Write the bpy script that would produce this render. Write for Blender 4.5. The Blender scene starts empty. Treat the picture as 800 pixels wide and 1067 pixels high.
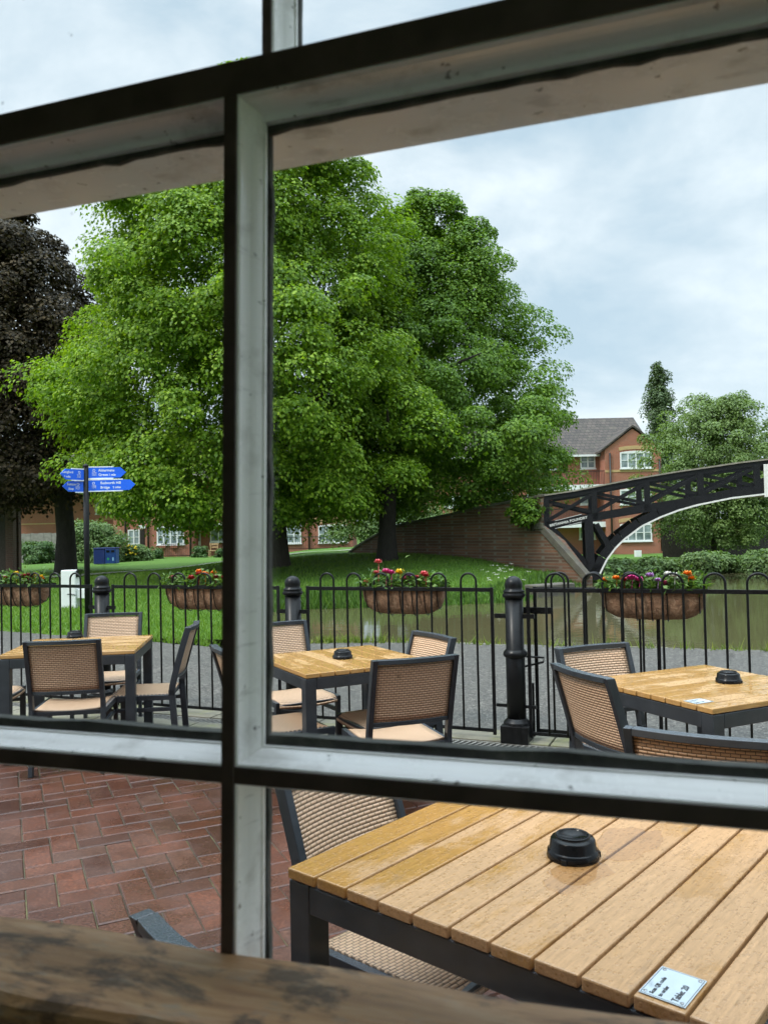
import bpy, bmesh, math, random
import numpy as np
from mathutils import Vector, Matrix, Euler, Quaternion

random.seed(7)
rng = np.random.default_rng(11)
scene = bpy.context.scene
COL = scene.collection
R_ = math.radians
CAMH = 1.5

# ------------------------------------------------------------------ camera
F = 850.0
PITCH = math.atan((553 - 533.5) / F)
ROLL = 0.0215
fwd = Vector((0, math.cos(PITCH), math.sin(PITCH)))
up0 = Vector((0, -math.sin(PITCH), math.cos(PITCH)))
rt0 = Vector((1, 0, 0))
rt = rt0 * math.cos(ROLL) - up0 * math.sin(ROLL)
up = up0 * math.cos(ROLL) + rt0 * math.sin(ROLL)
CAM = Vector((0, 0, CAMH))


def ray(u, v):
    return rt * ((u - 400) / F) - up * ((v - 533.5) / F) + fwd


def at(u, v, Y):
    d = ray(u, v)
    return CAM + d * (Y / d.y)


def onz(u, v, z):
    d = ray(u, v)
    return CAM + d * ((z - CAMH) / d.z)


cam_d = bpy.data.cameras.new("camera")
cam = bpy.data.objects.new("camera", cam_d)
COL.objects.link(cam)
scene.camera = cam
m = Matrix.Identity(4)
for i in range(3):
    m[i][0] = rt[i]; m[i][1] = up[i]; m[i][2] = -fwd[i]; m[i][3] = CAM[i]
cam.matrix_world = m
cam_d.sensor_fit = 'HORIZONTAL'
cam_d.sensor_width = 36
cam_d.lens = F / 800 * 36
cam_d.clip_start = 0.02
cam_d.clip_end = 3000
cam_d.dof.use_dof = True
cam_d.dof.focus_distance = 5.0
cam_d.dof.aperture_fstop = 17.0

# ------------------------------------------------------------------ helpers: tagging
def tag(o, label=None, cat=None, group=None, kind=None):
    if label: o["label"] = label
    if cat: o["category"] = cat
    if group: o["group"] = group
    if kind: o["kind"] = kind
    return o


def thing(name, label, cat, loc=(0, 0, 0), rz=0.0, group=None):
    o = bpy.data.objects.new(name, None)
    o.empty_display_size = 0.1
    COL.objects.link(o)
    o.location = loc
    o.rotation_euler = (0, 0, rz)
    return tag(o, label, cat, group)


def copy_tree(o, parent=None):
    c = o.copy()
    COL.objects.link(c)
    c.parent = parent
    for ch in list(o.children):
        copy_tree(ch, c)
    return c


def obj(name, mesh, mat, parent=None):
    o = bpy.data.objects.new(name, mesh)
    COL.objects.link(o)
    if mat is not None:
        mesh.materials.clear()
        for mm in (mat if isinstance(mat, (list, tuple)) else [mat]):
            mesh.materials.append(mm)
    if parent is not None:
        o.parent = parent
    return o


class MB:
    """collects shapes into one mesh"""
    def __init__(self):
        self.v = []; self.f = []; self.uv = None; self.sm = []

    def add(self, vs, fs, smooth=False):
        b = len(self.v)
        self.v += [tuple(p) for p in vs]
        self.f += [tuple(i + b for i in f) for f in fs]
        self.sm += [smooth] * len(fs)
        return self

    def box(self, c, s, rot=None):
        c = Vector(c)
        hx, hy, hz = s[0] / 2, s[1] / 2, s[2] / 2
        vs = [Vector((x, y, z)) for x in (-hx, hx) for y in (-hy, hy) for z in (-hz, hz)]
        if rot is not None:
            vs = [rot @ p for p in vs]
        vs = [p + c for p in vs]
        fs = [(0, 1, 3, 2), (4, 6, 7, 5), (0, 4, 5, 1), (2, 3, 7, 6), (0, 2, 6, 4), (1, 5, 7, 3)]
        return self.add(vs, fs)

    def bx(self, x0, x1, y0, y1, z0, z1):
        return self.box(((x0 + x1) / 2, (y0 + y1) / 2, (z0 + z1) / 2), (abs(x1 - x0), abs(y1 - y0), abs(z1 - z0)))

    def bar(self, a, b, w, h, upv=(0, 0, 1)):
        """rectangular bar; w across (perp to up), h along up"""
        a = Vector(a); b = Vector(b); d = (b - a)
        L = d.length; d.normalize()
        u = Vector(upv); s = d.cross(u)
        if s.length < 1e-5:
            s = d.cross(Vector((1, 0, 0)))
        s.normalize(); u = s.cross(d)
        vs = []
        for p in (a, b):
            for i, j in ((-1, -1), (1, -1), (1, 1), (-1, 1)):
                vs.append(p + s * (i * w / 2) + u * (j * h / 2))
        return self.add(vs, [(0, 1, 2, 3), (7, 6, 5, 4), (0, 4, 5, 1), (1, 5, 6, 2), (2, 6, 7, 3), (3, 7, 4, 0)])

    def tube(self, pts, r, n=8, cap=True):
        pts = [Vector(p) for p in pts]
        rs = r if isinstance(r, (list, tuple)) else [r] * len(pts)
        vs = []; prev = None
        for i, p in enumerate(pts):
            d = (pts[min(i + 1, len(pts) - 1)] - pts[max(i - 1, 0)]).normalized()
            if prev is None:
                s = d.cross(Vector((0, 0, 1)))
                if s.length < 1e-3: s = d.cross(Vector((1, 0, 0)))
            else:
                s = prev - d * prev.dot(d)
            s.normalize(); prev = s
            t = d.cross(s)
            for k in range(n):
                a = 2 * math.pi * k / n
                vs.append(p + (s * math.cos(a) + t * math.sin(a)) * rs[i])
        fs = []
        for i in range(len(pts) - 1):
            for k in range(n):
                k2 = (k + 1) % n
                fs.append((i * n + k, i * n + k2, (i + 1) * n + k2, (i + 1) * n + k))
        self.add(vs, fs, True)
        if cap:
            b = len(self.v) - len(vs)
            self.f.append(tuple(b + k for k in reversed(range(n)))); self.sm.append(False)
            self.f.append(tuple(b + (len(pts) - 1) * n + k for k in range(n))); self.sm.append(False)
        return self

    def lathe(self, prof, n=24, c=(0, 0, 0), smooth=True):
        c = Vector(c); vs = []
        for r, z in prof:
            for k in range(n):
                a = 2 * math.pi * k / n
                vs.append(c + Vector((r * math.cos(a), r * math.sin(a), z)))
        fs = []
        for i in range(len(prof) - 1):
            for k in range(n):
                k2 = (k + 1) % n
                fs.append((i * n + k, i * n + k2, (i + 1) * n + k2, (i + 1) * n + k))
        return self.add(vs, fs, smooth)

    def extr(self, poly, d):
        """prism from a 3D polygon and an extrusion vector"""
        poly = [Vector(p) for p in poly]; d = Vector(d); n = len(poly)
        vs = poly + [p + d for p in poly]
        fs = [tuple(reversed(range(n))), tuple(range(n, 2 * n))]
        for k in range(n):
            k2 = (k + 1) % n
            fs.append((k, k2, n + k2, n + k))
        return self.add(vs, fs)

    def sweep(self, prof, a, b, ex, ey):
        """profile [(q,t)] in axes ex, ey swept from a to b; capped"""
        a = Vector(a); b = Vector(b); ex = Vector(ex); ey = Vector(ey); n = len(prof)
        vs = [p + ex * q + ey * t for p in (a, b) for q, t in prof]
        fs = [tuple(range(n)), tuple(reversed(range(n, 2 * n)))]
        for k in range(n):
            k2 = (k + 1) % n
            fs.append((k, n + k, n + k2, k2))
        return self.add(vs, fs)

    def mesh(self, name, bevel=0.0, seg=2, fix=True):
        me = bpy.data.meshes.new(name)
        me.from_pydata([tuple(p) for p in self.v], [], self.f)
        me.polygons.foreach_set("use_smooth", self.sm)
        if bevel > 0 or fix:
            bm = bmesh.new(); bm.from_mesh(me)
            if fix:
                bmesh.ops.recalc_face_normals(bm, faces=bm.faces)
            if bevel > 0:
                es = [e for e in bm.edges if len(e.link_faces) == 2 and e.calc_face_angle(0) > 0.5]
                bmesh.ops.bevel(bm, geom=es, offset=bevel, segments=seg, affect='EDGES', clamp_overlap=True, profile=0.5)
            bm.to_mesh(me); bm.free()
        me.update()
        return me

    def build(self, name, mat, parent=None, bevel=0.0, seg=2):
        return obj(name, self.mesh(name, bevel, seg), mat, parent)


def np_mesh(name, V, quads=None, tris=None, smooth=False):
    me = bpy.data.meshes.new(name)
    V = np.asarray(V, np.float32)
    idx = []; starts = []; pos = 0
    n = 0
    if quads is not None and len(quads):
        q = np.asarray(quads, np.int32); idx.append(q.ravel()); starts.append(np.arange(len(q)) * 4); pos = len(q) * 4; n += len(q)
    if tris is not None and len(tris):
        t = np.asarray(tris, np.int32); idx.append(t.ravel()); starts.append(pos + np.arange(len(t)) * 3); n += len(t)
    idx = np.concatenate(idx); starts = np.concatenate(starts)
    me.vertices.add(len(V)); me.vertices.foreach_set("co", V.ravel())
    me.loops.add(len(idx)); me.loops.foreach_set("vertex_index", idx)
    me.polygons.add(n); me.polygons.foreach_set("loop_start", starts.astype(np.int32))
    if smooth:
        me.polygons.foreach_set("use_smooth", np.ones(n, bool))
    me.update(calc_edges=True)
    return me


# ------------------------------------------------------------------ helpers: materials
class NT:
    def __init__(self, name):
        self.m = bpy.data.materials.new(name); self.m.use_nodes = True
        self.t = self.m.node_tree; self.n = self.t.nodes; self.l = self.t.links
        self.b = self.n["Principled BSDF"]; self.out = self.n["Material Output"]

    def node(self, typ, **kw):
        nd = self.n.new(typ)
        for k, v in kw.items():
            if k == 'inp':
                for kk, vv in v.items():
                    if hasattr(vv, 'is_linked') or isinstance(vv, bpy.types.NodeSocket):
                        self.l.new(vv, nd.inputs[kk])
                    else:
                        nd.inputs[kk].default_value = vv
            else:
                setattr(nd, k, v)
        return nd

    def coord(self, kind='Object'):
        return self.node('ShaderNodeTexCoord').outputs[kind]

    def mapping(self, vec, scale=(1, 1, 1), rot=(0, 0, 0), loc=(0, 0, 0)):
        return self.node('ShaderNodeMapping', inp={'Vector': vec, 'Scale': scale, 'Rotation': rot, 'Location': loc}).outputs[0]

    def noise(self, vec, scale=5, detail=4, rough=0.55, dist=0.0):
        return self.node('ShaderNodeTexNoise', inp={'Vector': vec, 'Scale': scale, 'Detail': detail, 'Roughness': rough, 'Distortion': dist}).outputs['Fac']

    def ramp(self, fac, stops, interp='LINEAR'):
        nd = self.node('ShaderNodeValToRGB', inp={'Fac': fac})
        cr = nd.color_ramp; cr.interpolation = interp
        while len(cr.elements) < len(stops): cr.elements.new(0.5)
        for e, (p, c) in zip(cr.elements, stops):
            e.position = p
            e.color = (c, c, c, 1) if isinstance(c, (int, float)) else (*c[:3], 1)
        return nd.outputs['Color']

    def mix(self, fac, a, b, blend='MIX'):
        nd = self.n.new('ShaderNodeMix'); nd.data_type = 'RGBA'; nd.blend_type = blend
        for s, v in ((nd.inputs[0], fac), (nd.inputs[6], a), (nd.inputs[7], b)):
            if isinstance(v, bpy.types.NodeSocket): self.l.new(v, s)
            elif isinstance(v, (int, float)): s.default_value = v
            else: s.default_value = (*v[:3], 1)
        return nd.outputs[2]

    def math(self, op, a, b=0.0, clamp=False):
        nd = self.n.new('ShaderNodeMath'); nd.operation = op; nd.use_clamp = clamp
        for s, v in ((nd.inputs[0], a), (nd.inputs[1], b)):
            if isinstance(v, bpy.types.NodeSocket): self.l.new(v, s)
            else: s.default_value = v
        return nd.outputs[0]

    def bump(self, h, strength=0.3, dist=0.01, normal=None):
        nd = self.node('ShaderNodeBump', inp={'Height': h, 'Strength': strength, 'Distance': dist})
        if normal is not None: self.l.new(normal, nd.inputs['Normal'])
        return nd.outputs[0]

    def set(self, **kw):
        names = {'color': 'Base Color', 'rough': 'Roughness', 'metal': 'Metallic', 'normal': 'Normal', 'spec': 'Specular IOR Level', 'coat': 'Coat Weight', 'coat_rough': 'Coat Roughness', 'coat_normal': 'Coat Normal'}
        for k, v in kw.items():
            s = self.b.inputs[names.get(k, k)]
            if isinstance(v, bpy.types.NodeSocket): self.l.new(v, s)
            elif isinstance(v, (tuple, list)) and len(v) == 3 and k != 'normal': s.default_value = (*v, 1)
            else: s.default_value = v
        return self.m


def M_simple(name, color, rough=0.5, var=0.15, scale=20, bump=0.0, metal=0.0, spec=0.5, dist=0.003):
    t = NT(name); co = t.coord()
    f = t.noise(co, scale, 5)
    c = t.mix(t.ramp(f, [(0.3, 0.0), (0.7, 1.0)]), tuple(x * (1 - var) for x in color), tuple(min(1, x * (1 + var)) for x in color))
    kw = dict(color=c, rough=rough, metal=metal, spec=spec)
    if bump: kw['normal'] = t.bump(f, bump, dist)
    return t.set(**kw)


def M_foliage(name, cols, trans=0.35, hue_scale=0.6, rough=0.55, spec=0.35):
    t = NT(name)
    rnd = t.node('ShaderNodeNewGeometry').outputs['Random Per Island']
    co = t.coord()
    big = t.noise(co, hue_scale, 2)
    f = t.math('ADD', t.math('MULTIPLY', rnd, 0.6), t.math('MULTIPLY', big, 0.4))
    c = t.ramp(f, [(0.15, cols[0]), (0.5, cols[1]), (0.8, cols[2])])
    t.set(color=c, rough=rough, spec=spec)
    tr = t.node('ShaderNodeBsdfTranslucent')
    c2 = t.mix(1.0, c, (1.25, 1.3, 0.5), 'MULTIPLY')
    t.l.new(c2, tr.inputs['Color'])
    mx = t.node('ShaderNodeMixShader', inp={0: trans})
    t.l.new(t.b.outputs[0], mx.inputs[1]); t.l.new(tr.outputs[0], mx.inputs[2])
    t.l.new(mx.outputs[0], t.out.inputs['Surface'])
    return t.m


# window paint: aged white gloss, dirt
def mat_white_paint(name='white_paint', base=(0.88, 0.855, 0.835), dirt=0.45):
    t = NT(name); co = t.coord()
    n1 = t.noise(co, 25, 6, 0.65)
    st = t.noise(t.mapping(co, (6, 6, 60)), 3, 4, 0.6)
    d = t.math('MULTIPLY', t.ramp(n1, [(0.52, 0.0), (0.72, 1.0)]), dirt)
    c = t.mix(d, base, (0.28, 0.25, 0.21))
    c = t.mix(t.math('MULTIPLY', t.ramp(st, [(0.62, 0), (0.7, 1)]), 0.35), c, (0.2, 0.18, 0.16))
    ch = t.ramp(t.noise(t.mapping(co, (1, 1, 1.6)), 60, 4, 0.6), [(0.665, 0), (0.685, 1)])
    c = t.mix(t.math('MULTIPLY', ch, 0.8), c, (0.10, 0.085, 0.07))
    return t.set(color=c, rough=t.ramp(n1, [(0.3, 0.16), (0.7, 0.36)]), normal=t.bump(t.noise(co, 60, 4), 0.25, 0.001))


def mat_nose():  # room-facing edges, coloured darker than the mouldings
    t = NT('dark_brown_nose'); co = t.coord()
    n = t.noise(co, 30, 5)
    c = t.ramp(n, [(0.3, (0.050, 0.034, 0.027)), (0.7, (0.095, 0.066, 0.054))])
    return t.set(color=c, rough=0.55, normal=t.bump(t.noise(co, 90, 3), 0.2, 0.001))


def mat_putty():
    t = NT('weathered_putty'); co = t.coord()
    n = t.noise(co, 45, 6, 0.7)
    c = t.ramp(n, [(0.3, (0.012, 0.012, 0.010)), (0.55, (0.05, 0.05, 0.042)), (0.75, (0.11, 0.11, 0.09))])
    return t.set(color=c, rough=0.85, normal=t.bump(n, 0.6, 0.003))


def mat_glass():
    t = NT('window_glass')
    tr = t.node('ShaderNodeBsdfTransparent'); tr.inputs[0].default_value = (0.985, 0.99, 0.985, 1)
    gl = t.node('ShaderNodeBsdfGlossy'); gl.inputs['Roughness'].default_value = 0.01
    lw = t.node('ShaderNodeLayerWeight'); lw.inputs['Blend'].default_value = 0.5
    fr = t.math('ADD', 0.02, t.math('MULTIPLY', t.math('POWER', lw.outputs['Facing'], 5.0), 0.6))
    mx = t.node('ShaderNodeMixShader')
    t.l.new(fr, mx.inputs[0]); t.l.new(tr.outputs[0], mx.inputs[1]); t.l.new(gl.outputs[0], mx.inputs[2])
    # a few dirt specks on the pane
    co = t.coord()
    vo = t.node('ShaderNodeTexVoronoi', inp={'Vector': co, 'Scale': 42.0})
    pick = t.node('ShaderNodeSeparateColor', inp={0: vo.outputs['Color']}).outputs[0]
    dot = t.math('MULTIPLY', t.ramp(vo.outputs['Distance'], [(0.03, 1.0), (0.10, 0.0)]), t.math('GREATER_THAN', pick, 0.86))
    dirt = t.node('ShaderNodeBsdfDiffuse'); dirt.inputs[0].default_value = (0.05, 0.05, 0.05, 1)
    m2 = t.node('ShaderNodeMixShader')
    t.l.new(t.math('MULTIPLY', dot, 0.35), m2.inputs[0]); t.l.new(mx.outputs[0], m2.inputs[1]); t.l.new(dirt.outputs[0], m2.inputs[2])
    t.l.new(m2.outputs[0], t.out.inputs['Surface'])
    return t.m


def mat_board():
    t = NT('worn_brown_board'); co = t.coord()
    g = t.noise(t.mapping(co, (3, 28, 28)), 4, 7, 0.65, 0.6)
    b = t.noise(t.mapping(co, (1.0, 2.2, 2.2)), 11, 6, 0.7, 0.4)
    c = t.ramp(g, [(0.25, (0.30, 0.145, 0.062)), (0.5, (0.52, 0.285, 0.13)), (0.75, (0.62, 0.41, 0.24))])
    w = t.ramp(b, [(0.49, 0.0), (0.58, 1.0)])
    c = t.mix(t.math('MULTIPLY', w, 0.75), c, (0.055, 0.042, 0.036))
    pale = t.ramp(t.noise(t.mapping(co, (1.2, 3, 3)), 16, 6, 0.7), [(0.56, 0), (0.66, 1)])
    c = t.mix(t.math('MULTIPLY', pale, 0.6), c, (0.36, 0.30, 0.23))
    return t.set(color=c, rough=t.ramp(b, [(0.35, 0.38), (0.7, 0.65)]), normal=t.bump(t.math('ADD', g, b), 0.5, 0.003))


def mat_frame_metal():
    """wet anthracite powder-coated aluminium with rain beads"""
    t = NT('wet_anthracite_metal'); co = t.coord()
    n = t.noise(co, 14, 4)
    bead = t.ramp(t.noise(co, 230, 2, 0.4), [(0.50, 0.0), (0.60, 1.0)])
    nz = t.node('ShaderNodeSeparateXYZ', inp={0: t.node('ShaderNodeNewGeometry').outputs['Normal']}).outputs[2]
    upf = t.ramp(nz, [(0.6, 0.0), (0.9, 1.0)])
    h = t.math('MULTIPLY', bead, upf)
    c = t.ramp(n, [(0.3, (0.016, 0.020, 0.025)), (0.7, (0.030, 0.036, 0.044))])
    c = t.mix(t.math('MULTIPLY', upf, 0.5), c, (0.10, 0.115, 0.135))
    return t.set(color=c, rough=t.ramp(upf, [(0, 0.42), (1, 0.16)]), normal=t.bump(h, 0.5, 0.002))


def mat_iron(name='black_gloss_iron', rough=0.28):
    t = NT(name); co = t.coord()
    n = t.noise(co, 30, 5, 0.6)
    c = t.ramp(n, [(0.3, (0.004, 0.004, 0.0045)), (0.7, (0.010, 0.010, 0.011))])
    return t.set(color=c, spec=0.20, rough=t.ramp(n, [(0.3, rough), (0.7, rough + 0.12)]), normal=t.bump(n, 0.04, 0.001))


def mat_weave(name, c1, c2, gap, w=0.027, h=0.0125):
    t = NT(name)
    uv = t.node('ShaderNodeUVMap').outputs[0]
    br = t.node('ShaderNodeTexBrick', inp={'Vector': uv, 'Color1': (*c1, 1), 'Color2': (*c2, 1), 'Mortar': (*gap, 1), 'Scale': 1.0,
                                           'Mortar Size': 0.0015, 'Mortar Smooth': 0.3, 'Brick Width': w, 'Row Height': h, 'Bias': 0.0})
    br.offset = 0.5
    n = t.noise(uv, 220, 3)
    c = t.mix(t.math('MULTIPLY', n, 0.3), br.outputs['Color'], tuple(x * 0.55 for x in c1))
    # each strand is rounded and dips under at its ends
    sx = t.node('ShaderNodeSeparateXYZ', inp={0: uv})
    wav = t.math('ABSOLUTE', t.math('SINE', t.math('MULTIPLY', sx.outputs[1], math.pi / h)))
    hgt = t.math('MULTIPLY', t.math('SUBTRACT', 1.0, br.outputs['Fac']), t.math('ADD', wav, 0.3))
    return t.set(color=c, rough=0.42, normal=t.bump(hgt, 0.8, 0.004))


def mat_teak(name, wet=0.5, grad=0.0, amber=(0.43, 0.215, 0.055), dry=(0.50, 0.285, 0.135)):
    t = NT(name); co = t.coord()
    isl = t.node('ShaderNodeNewGeometry').outputs['Random Per Island']
    off = t.node('ShaderNodeCombineXYZ', inp={0: t.math('MULTIPLY', isl, 7.0), 1: 0.0, 2: t.math('MULTIPLY', isl, 3.0)}).outputs[0]
    vec = t.node('ShaderNodeVectorMath', operation='ADD', inp={0: co, 1: off}).outputs[0]
    g = t.noise(t.mapping(vec, (3, 45, 45)), 3.0, 7, 0.65, 0.8)
    fine = t.noise(t.mapping(vec, (14, 160, 160)), 2, 4, 0.6)
    wetn = t.noise(t.mapping(vec, (0.8, 1.3, 1.3)), 4.2, 5, 0.6)
    wetb = t.math('ADD', wetn, t.math('MULTIPLY', t.math('SUBTRACT', isl, 0.5), 0.22))
    oy = t.node('ShaderNodeSeparateXYZ', inp={0: co}).outputs[1]      # rain stands longest on the far boards
    wetb = t.math('ADD', wetb, t.math('MULTIPLY', oy, grad))
    wetm = t.ramp(wetb, [(0.66 - 0.30 * wet, 0.0), (0.76 - 0.30 * wet, 1.0)])
    dcol = t.mix(t.ramp(g, [(0.28, 0), (0.72, 1)]), tuple(x * 0.70 for x in dry), tuple(min(1, x * 1.12) for x in dry))
    wcol = t.mix(t.ramp(g, [(0.28, 0), (0.72, 1)]), tuple(x * 0.66 for x in amber), tuple(x * 1.15 for x in amber))
    c = t.mix(t.math('MULTIPLY', wetm, 0.8), dcol, wcol)
    c = t.mix(t.math('MULTIPLY', isl, 0.25), c, tuple(x * 0.75 for x in amber))
    grime = t.ramp(t.noise(t.mapping(vec, (2.2, 4, 4)), 3.6, 6, 0.7), [(0.60, 0), (0.76, 1)])
    c = t.mix(t.math('MULTIPLY', grime, 0.5), c, (0.09, 0.065, 0.045))
    fl = t.ramp(t.noise(t.mapping(vec, (7, 70, 70)), 4, 4, 0.6), [(0.57, 0), (0.66, 1)])
    c = t.mix(t.math('MULTIPLY', fl, 0.45), c, tuple(x * 0.45 for x in amber))
    # rain beads: small lens-like drops, with a thin darker rim, gathering into film on the wet boards
    vo = t.node('ShaderNodeTexVoronoi', inp={'Vector': t.mapping(vec, (0.75, 1.0, 1.0)), 'Scale': 105.0, 'Randomness': 1.0})
    pick = t.node('ShaderNodeSeparateColor', inp={0: vo.outputs['Color']}).outputs[1]
    drop = t.math('MULTIPLY', t.ramp(vo.outputs['Distance'], [(0.30, 1.0), (0.48, 0.0)]), t.math('GREATER_THAN', pick, 0.45))
    crackle = t.ramp(t.noise(vec, 48, 4, 0.6, 1.2), [(0.46, 0.0), (0.50, 1.0), (0.54, 0.0)])
    c = t.mix(t.math('MULTIPLY', crackle, 0.30), c, tuple(x * 0.6 for x in amber))
    dryf = t.math('SUBTRACT', 1.0, wetm)
    shiny = t.math('MAXIMUM', wetm, t.math('MULTIPLY', drop, 0.9))
    film = t.noise(vec, 30, 2, 0.5)
    h = t.math('ADD', t.math('MULTIPLY', drop, 0.55), t.math('ADD', t.math('MULTIPLY', wetm, 0.6), t.math('MULTIPLY', t.math('MULTIPLY', fine, dryf), 0.6)))
    h = t.math('ADD', h, t.math('MULTIPLY', t.math('MULTIPLY', film, wetm), 0.8))
    return t.set(color=c, rough=t.mix(shiny, (0.45,) * 3, (0.04,) * 3), normal=t.bump(h, 0.5, 0.0018), spec=0.6)


def mat_paver():
    t = NT('red_clay_paver'); co = t.coord()
    isl = t.node('ShaderNodeNewGeometry').outputs['Random Per Island']
    c = t.ramp(isl, [(0.0, (0.066, 0.026, 0.016)), (0.35, (0.112, 0.036, 0.018)), (0.65, (0.150, 0.047, 0.023)), (1.0, (0.110, 0.054, 0.036))])
    n = t.noise(co, 9, 6, 0.65)
    c = t.mix(t.math('MULTIPLY', t.ramp(n, [(0.4, 0), (0.7, 1)]), 0.5), c, (0.085, 0.048, 0.040))
    sp = t.noise(co, 85, 4, 0.7)
    c = t.mix(t.ramp(sp, [(0.42, 0.55), (0.56, 0.0)]), c, (0.030, 0.016, 0.012))
    c = t.mix(t.math('MULTIPLY', t.ramp(sp, [(0.60, 0), (0.68, 1)]), 0.45), c, (0.26, 0.16, 0.12))
    big = t.noise(co, 1.7, 6, 0.62)
    c = t.mix(t.ramp(big, [(0.42, 0.5), (0.60, 0.0)]), c, (0.045, 0.021, 0.016))
    r = t.ramp(big, [(0.38, 0.13), (0.58, 0.42)])
    return t.set(color=c, spec=0.42, rough=r, normal=t.bump(t.math('ADD', sp, t.math('MULTIPLY', n, 0.6)), 0.45, 0.0022))


def mat_brickwall(name, c1, c2, mortar, dirt=0.25, bw=0.225, bh=0.075, ms=0.010):
    t = NT(name); co = t.coord()
    x = t.node('ShaderNodeSeparateXYZ', inp={0: co})
    v = t.node('ShaderNodeCombineXYZ', inp={0: t.math('ADD', x.outputs[0], x.outputs[1]), 1: x.outputs[2]}).outputs[0]
    br = t.node('ShaderNodeTexBrick', inp={'Vector': v, 'Color1': (*c1, 1), 'Color2': (*c2, 1), 'Mortar': (*mortar, 1), 'Scale': 1.0,
                                           'Mortar Size': ms, 'Mortar Smooth': 0.1, 'Brick Width': bw, 'Row Height': bh})
    n = t.noise(co, 1.2, 6, 0.65)
    c = t.mix(t.math('MULTIPLY', t.ramp(n, [(0.42, 0), (0.72, 1)]), dirt), br.outputs['Color'], tuple(q * 0.35 for q in c1))
    return t.set(color=c, rough=0.85, normal=t.bump(br.outputs['Fac'], -0.4, 0.008))


def mat_tiles(name, c1, c2):
    t = NT(name); co = t.coord()
    x = t.node('ShaderNodeSeparateXYZ', inp={0: co})
    v = t.node('ShaderNodeCombineXYZ', inp={0: t.math('ADD', x.outputs[0], t.math('MULTIPLY', x.outputs[1], 0.02)), 1: x.outputs[2]}).outputs[0]
    br = t.node('ShaderNodeTexBrick', inp={'Vector': v, 'Color1': (*c1, 1), 'Color2': (*c2, 1), 'Mortar': (0.01, 0.01, 0.01, 1), 'Scale': 1.0,
                                           'Mortar Size': 0.03, 'Mortar Smooth': 0.6, 'Brick Width': 0.34, 'Row Height': 0.24})
    n = t.noise(co, 1.6, 6, 0.7)
    c = t.mix(t.math('MULTIPLY', t.ramp(n, [(0.5, 0), (0.7, 1)]), 0.35), br.outputs['Color'], (0.10, 0.095, 0.06))
    return t.set(color=c, rough=0.8, normal=t.bump(br.outputs['Fac'], -0.6, 0.03))


def mat_tarmac():
    t = NT('wet_gravel_tarmac'); co = t.coord()
    n = t.noise(co, 75, 3, 0.75); b = t.noise(co, 0.9, 5, 0.6)
    vo = t.node('ShaderNodeTexVoronoi', inp={'Vector': co, 'Scale': 58.0})
    pv = t.node('ShaderNodeSeparateColor', inp={0: vo.outputs['Color']}).outputs[0]
    c = t.ramp(pv, [(0.1, (0.052, 0.046, 0.039)), (0.5, (0.108, 0.097, 0.083)), (0.85, (0.180, 0.164, 0.140)), (1.0, (0.30, 0.275, 0.24))])
    c = t.mix(t.ramp(n, [(0.40, 0.7), (0.62, 0.0)]), c, (0.045, 0.044, 0.042))
    c = t.mix(t.math('MULTIPLY', t.ramp(b, [(0.45, 0), (0.7, 1)]), 0.45), c, (0.070, 0.067, 0.062))
    r = t.ramp(b, [(0.35, 0.75), (0.66, 0.45)])
    return t.set(color=c, rough=r, spec=0.35, normal=t.bump(t.math('ADD', vo.outputs['Distance'], n), 0.8, 0.012))


def mat_grassground():
    t = NT('lawn_ground'); co = t.coord()
    n = t.noise(co, 1.1, 6, 0.6); f = t.noise(co, 38, 4, 0.7)
    c = t.ramp(f, [(0.3, (0.038, 0.085, 0.012)), (0.6, (0.080, 0.165, 0.022)), (0.8, (0.13, 0.21, 0.035))])
    c = t.mix(t.math('MULTIPLY', t.ramp(n, [(0.45, 0), (0.7, 1)]), 0.35), c, (0.095, 0.12, 0.03))
    return t.set(color=c, rough=0.9, spec=0.2, normal=t.bump(f, 0.6, 0.03))


def mat_water():
    t = NT('canal_water'); co = t.coord()
    n = t.noise(t.mapping(co, (0.7, 1.6, 1)), 1.6, 3, 0.5)
    n2 = t.noise(t.mapping(co, (1, 2.2, 1)), 5, 2, 0.5)
    fl = t.noise(co, 16, 2, 0.5)
    c = t.mix(t.ramp(fl, [(0.73, 0), (0.76, 1)]), (0.085, 0.078, 0.036), (0.20, 0.18, 0.09))
    return t.set(color=c, rough=0.04, spec=0.5, normal=t.bump(t.math('ADD', n, t.math('MULTIPLY', n2, 0.25)), 0.06, 0.05))


def mat_bark(name, col):
    t = NT(name); co = t.coord()
    n = t.noise(t.mapping(co, (6, 6, 1.2)), 2.5, 7, 0.7, 0.5)
    c = t.ramp(n, [(0.3, tuple(x * 0.4 for x in col)), (0.6, col), (0.8, tuple(x * 1.7 for x in col))])
    return t.set(color=c, rough=0.92, normal=t.bump(n, 0.8, 0.04))


def mat_stone(name, col=(0.26, 0.24, 0.20), moss=0.3):
    t = NT(name); co = t.coord()
    n = t.noise(co, 4, 7, 0.68); g = t.noise(co, 60, 3)
    c = t.ramp(n, [(0.3, tuple(x * 0.55 for x in col)), (0.65, col)])
    c = t.mix(t.math('MULTIPLY', t.ramp(t.noise(co, 2.2, 6, 0.7), [(0.5, 0), (0.68, 1)]), moss), c, (0.14, 0.15, 0.04))
    return t.set(color=c, rough=0.85, normal=t.bump(t.math('ADD', n, t.math('MULTIPLY', g, 0.4)), 0.5, 0.006))


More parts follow.
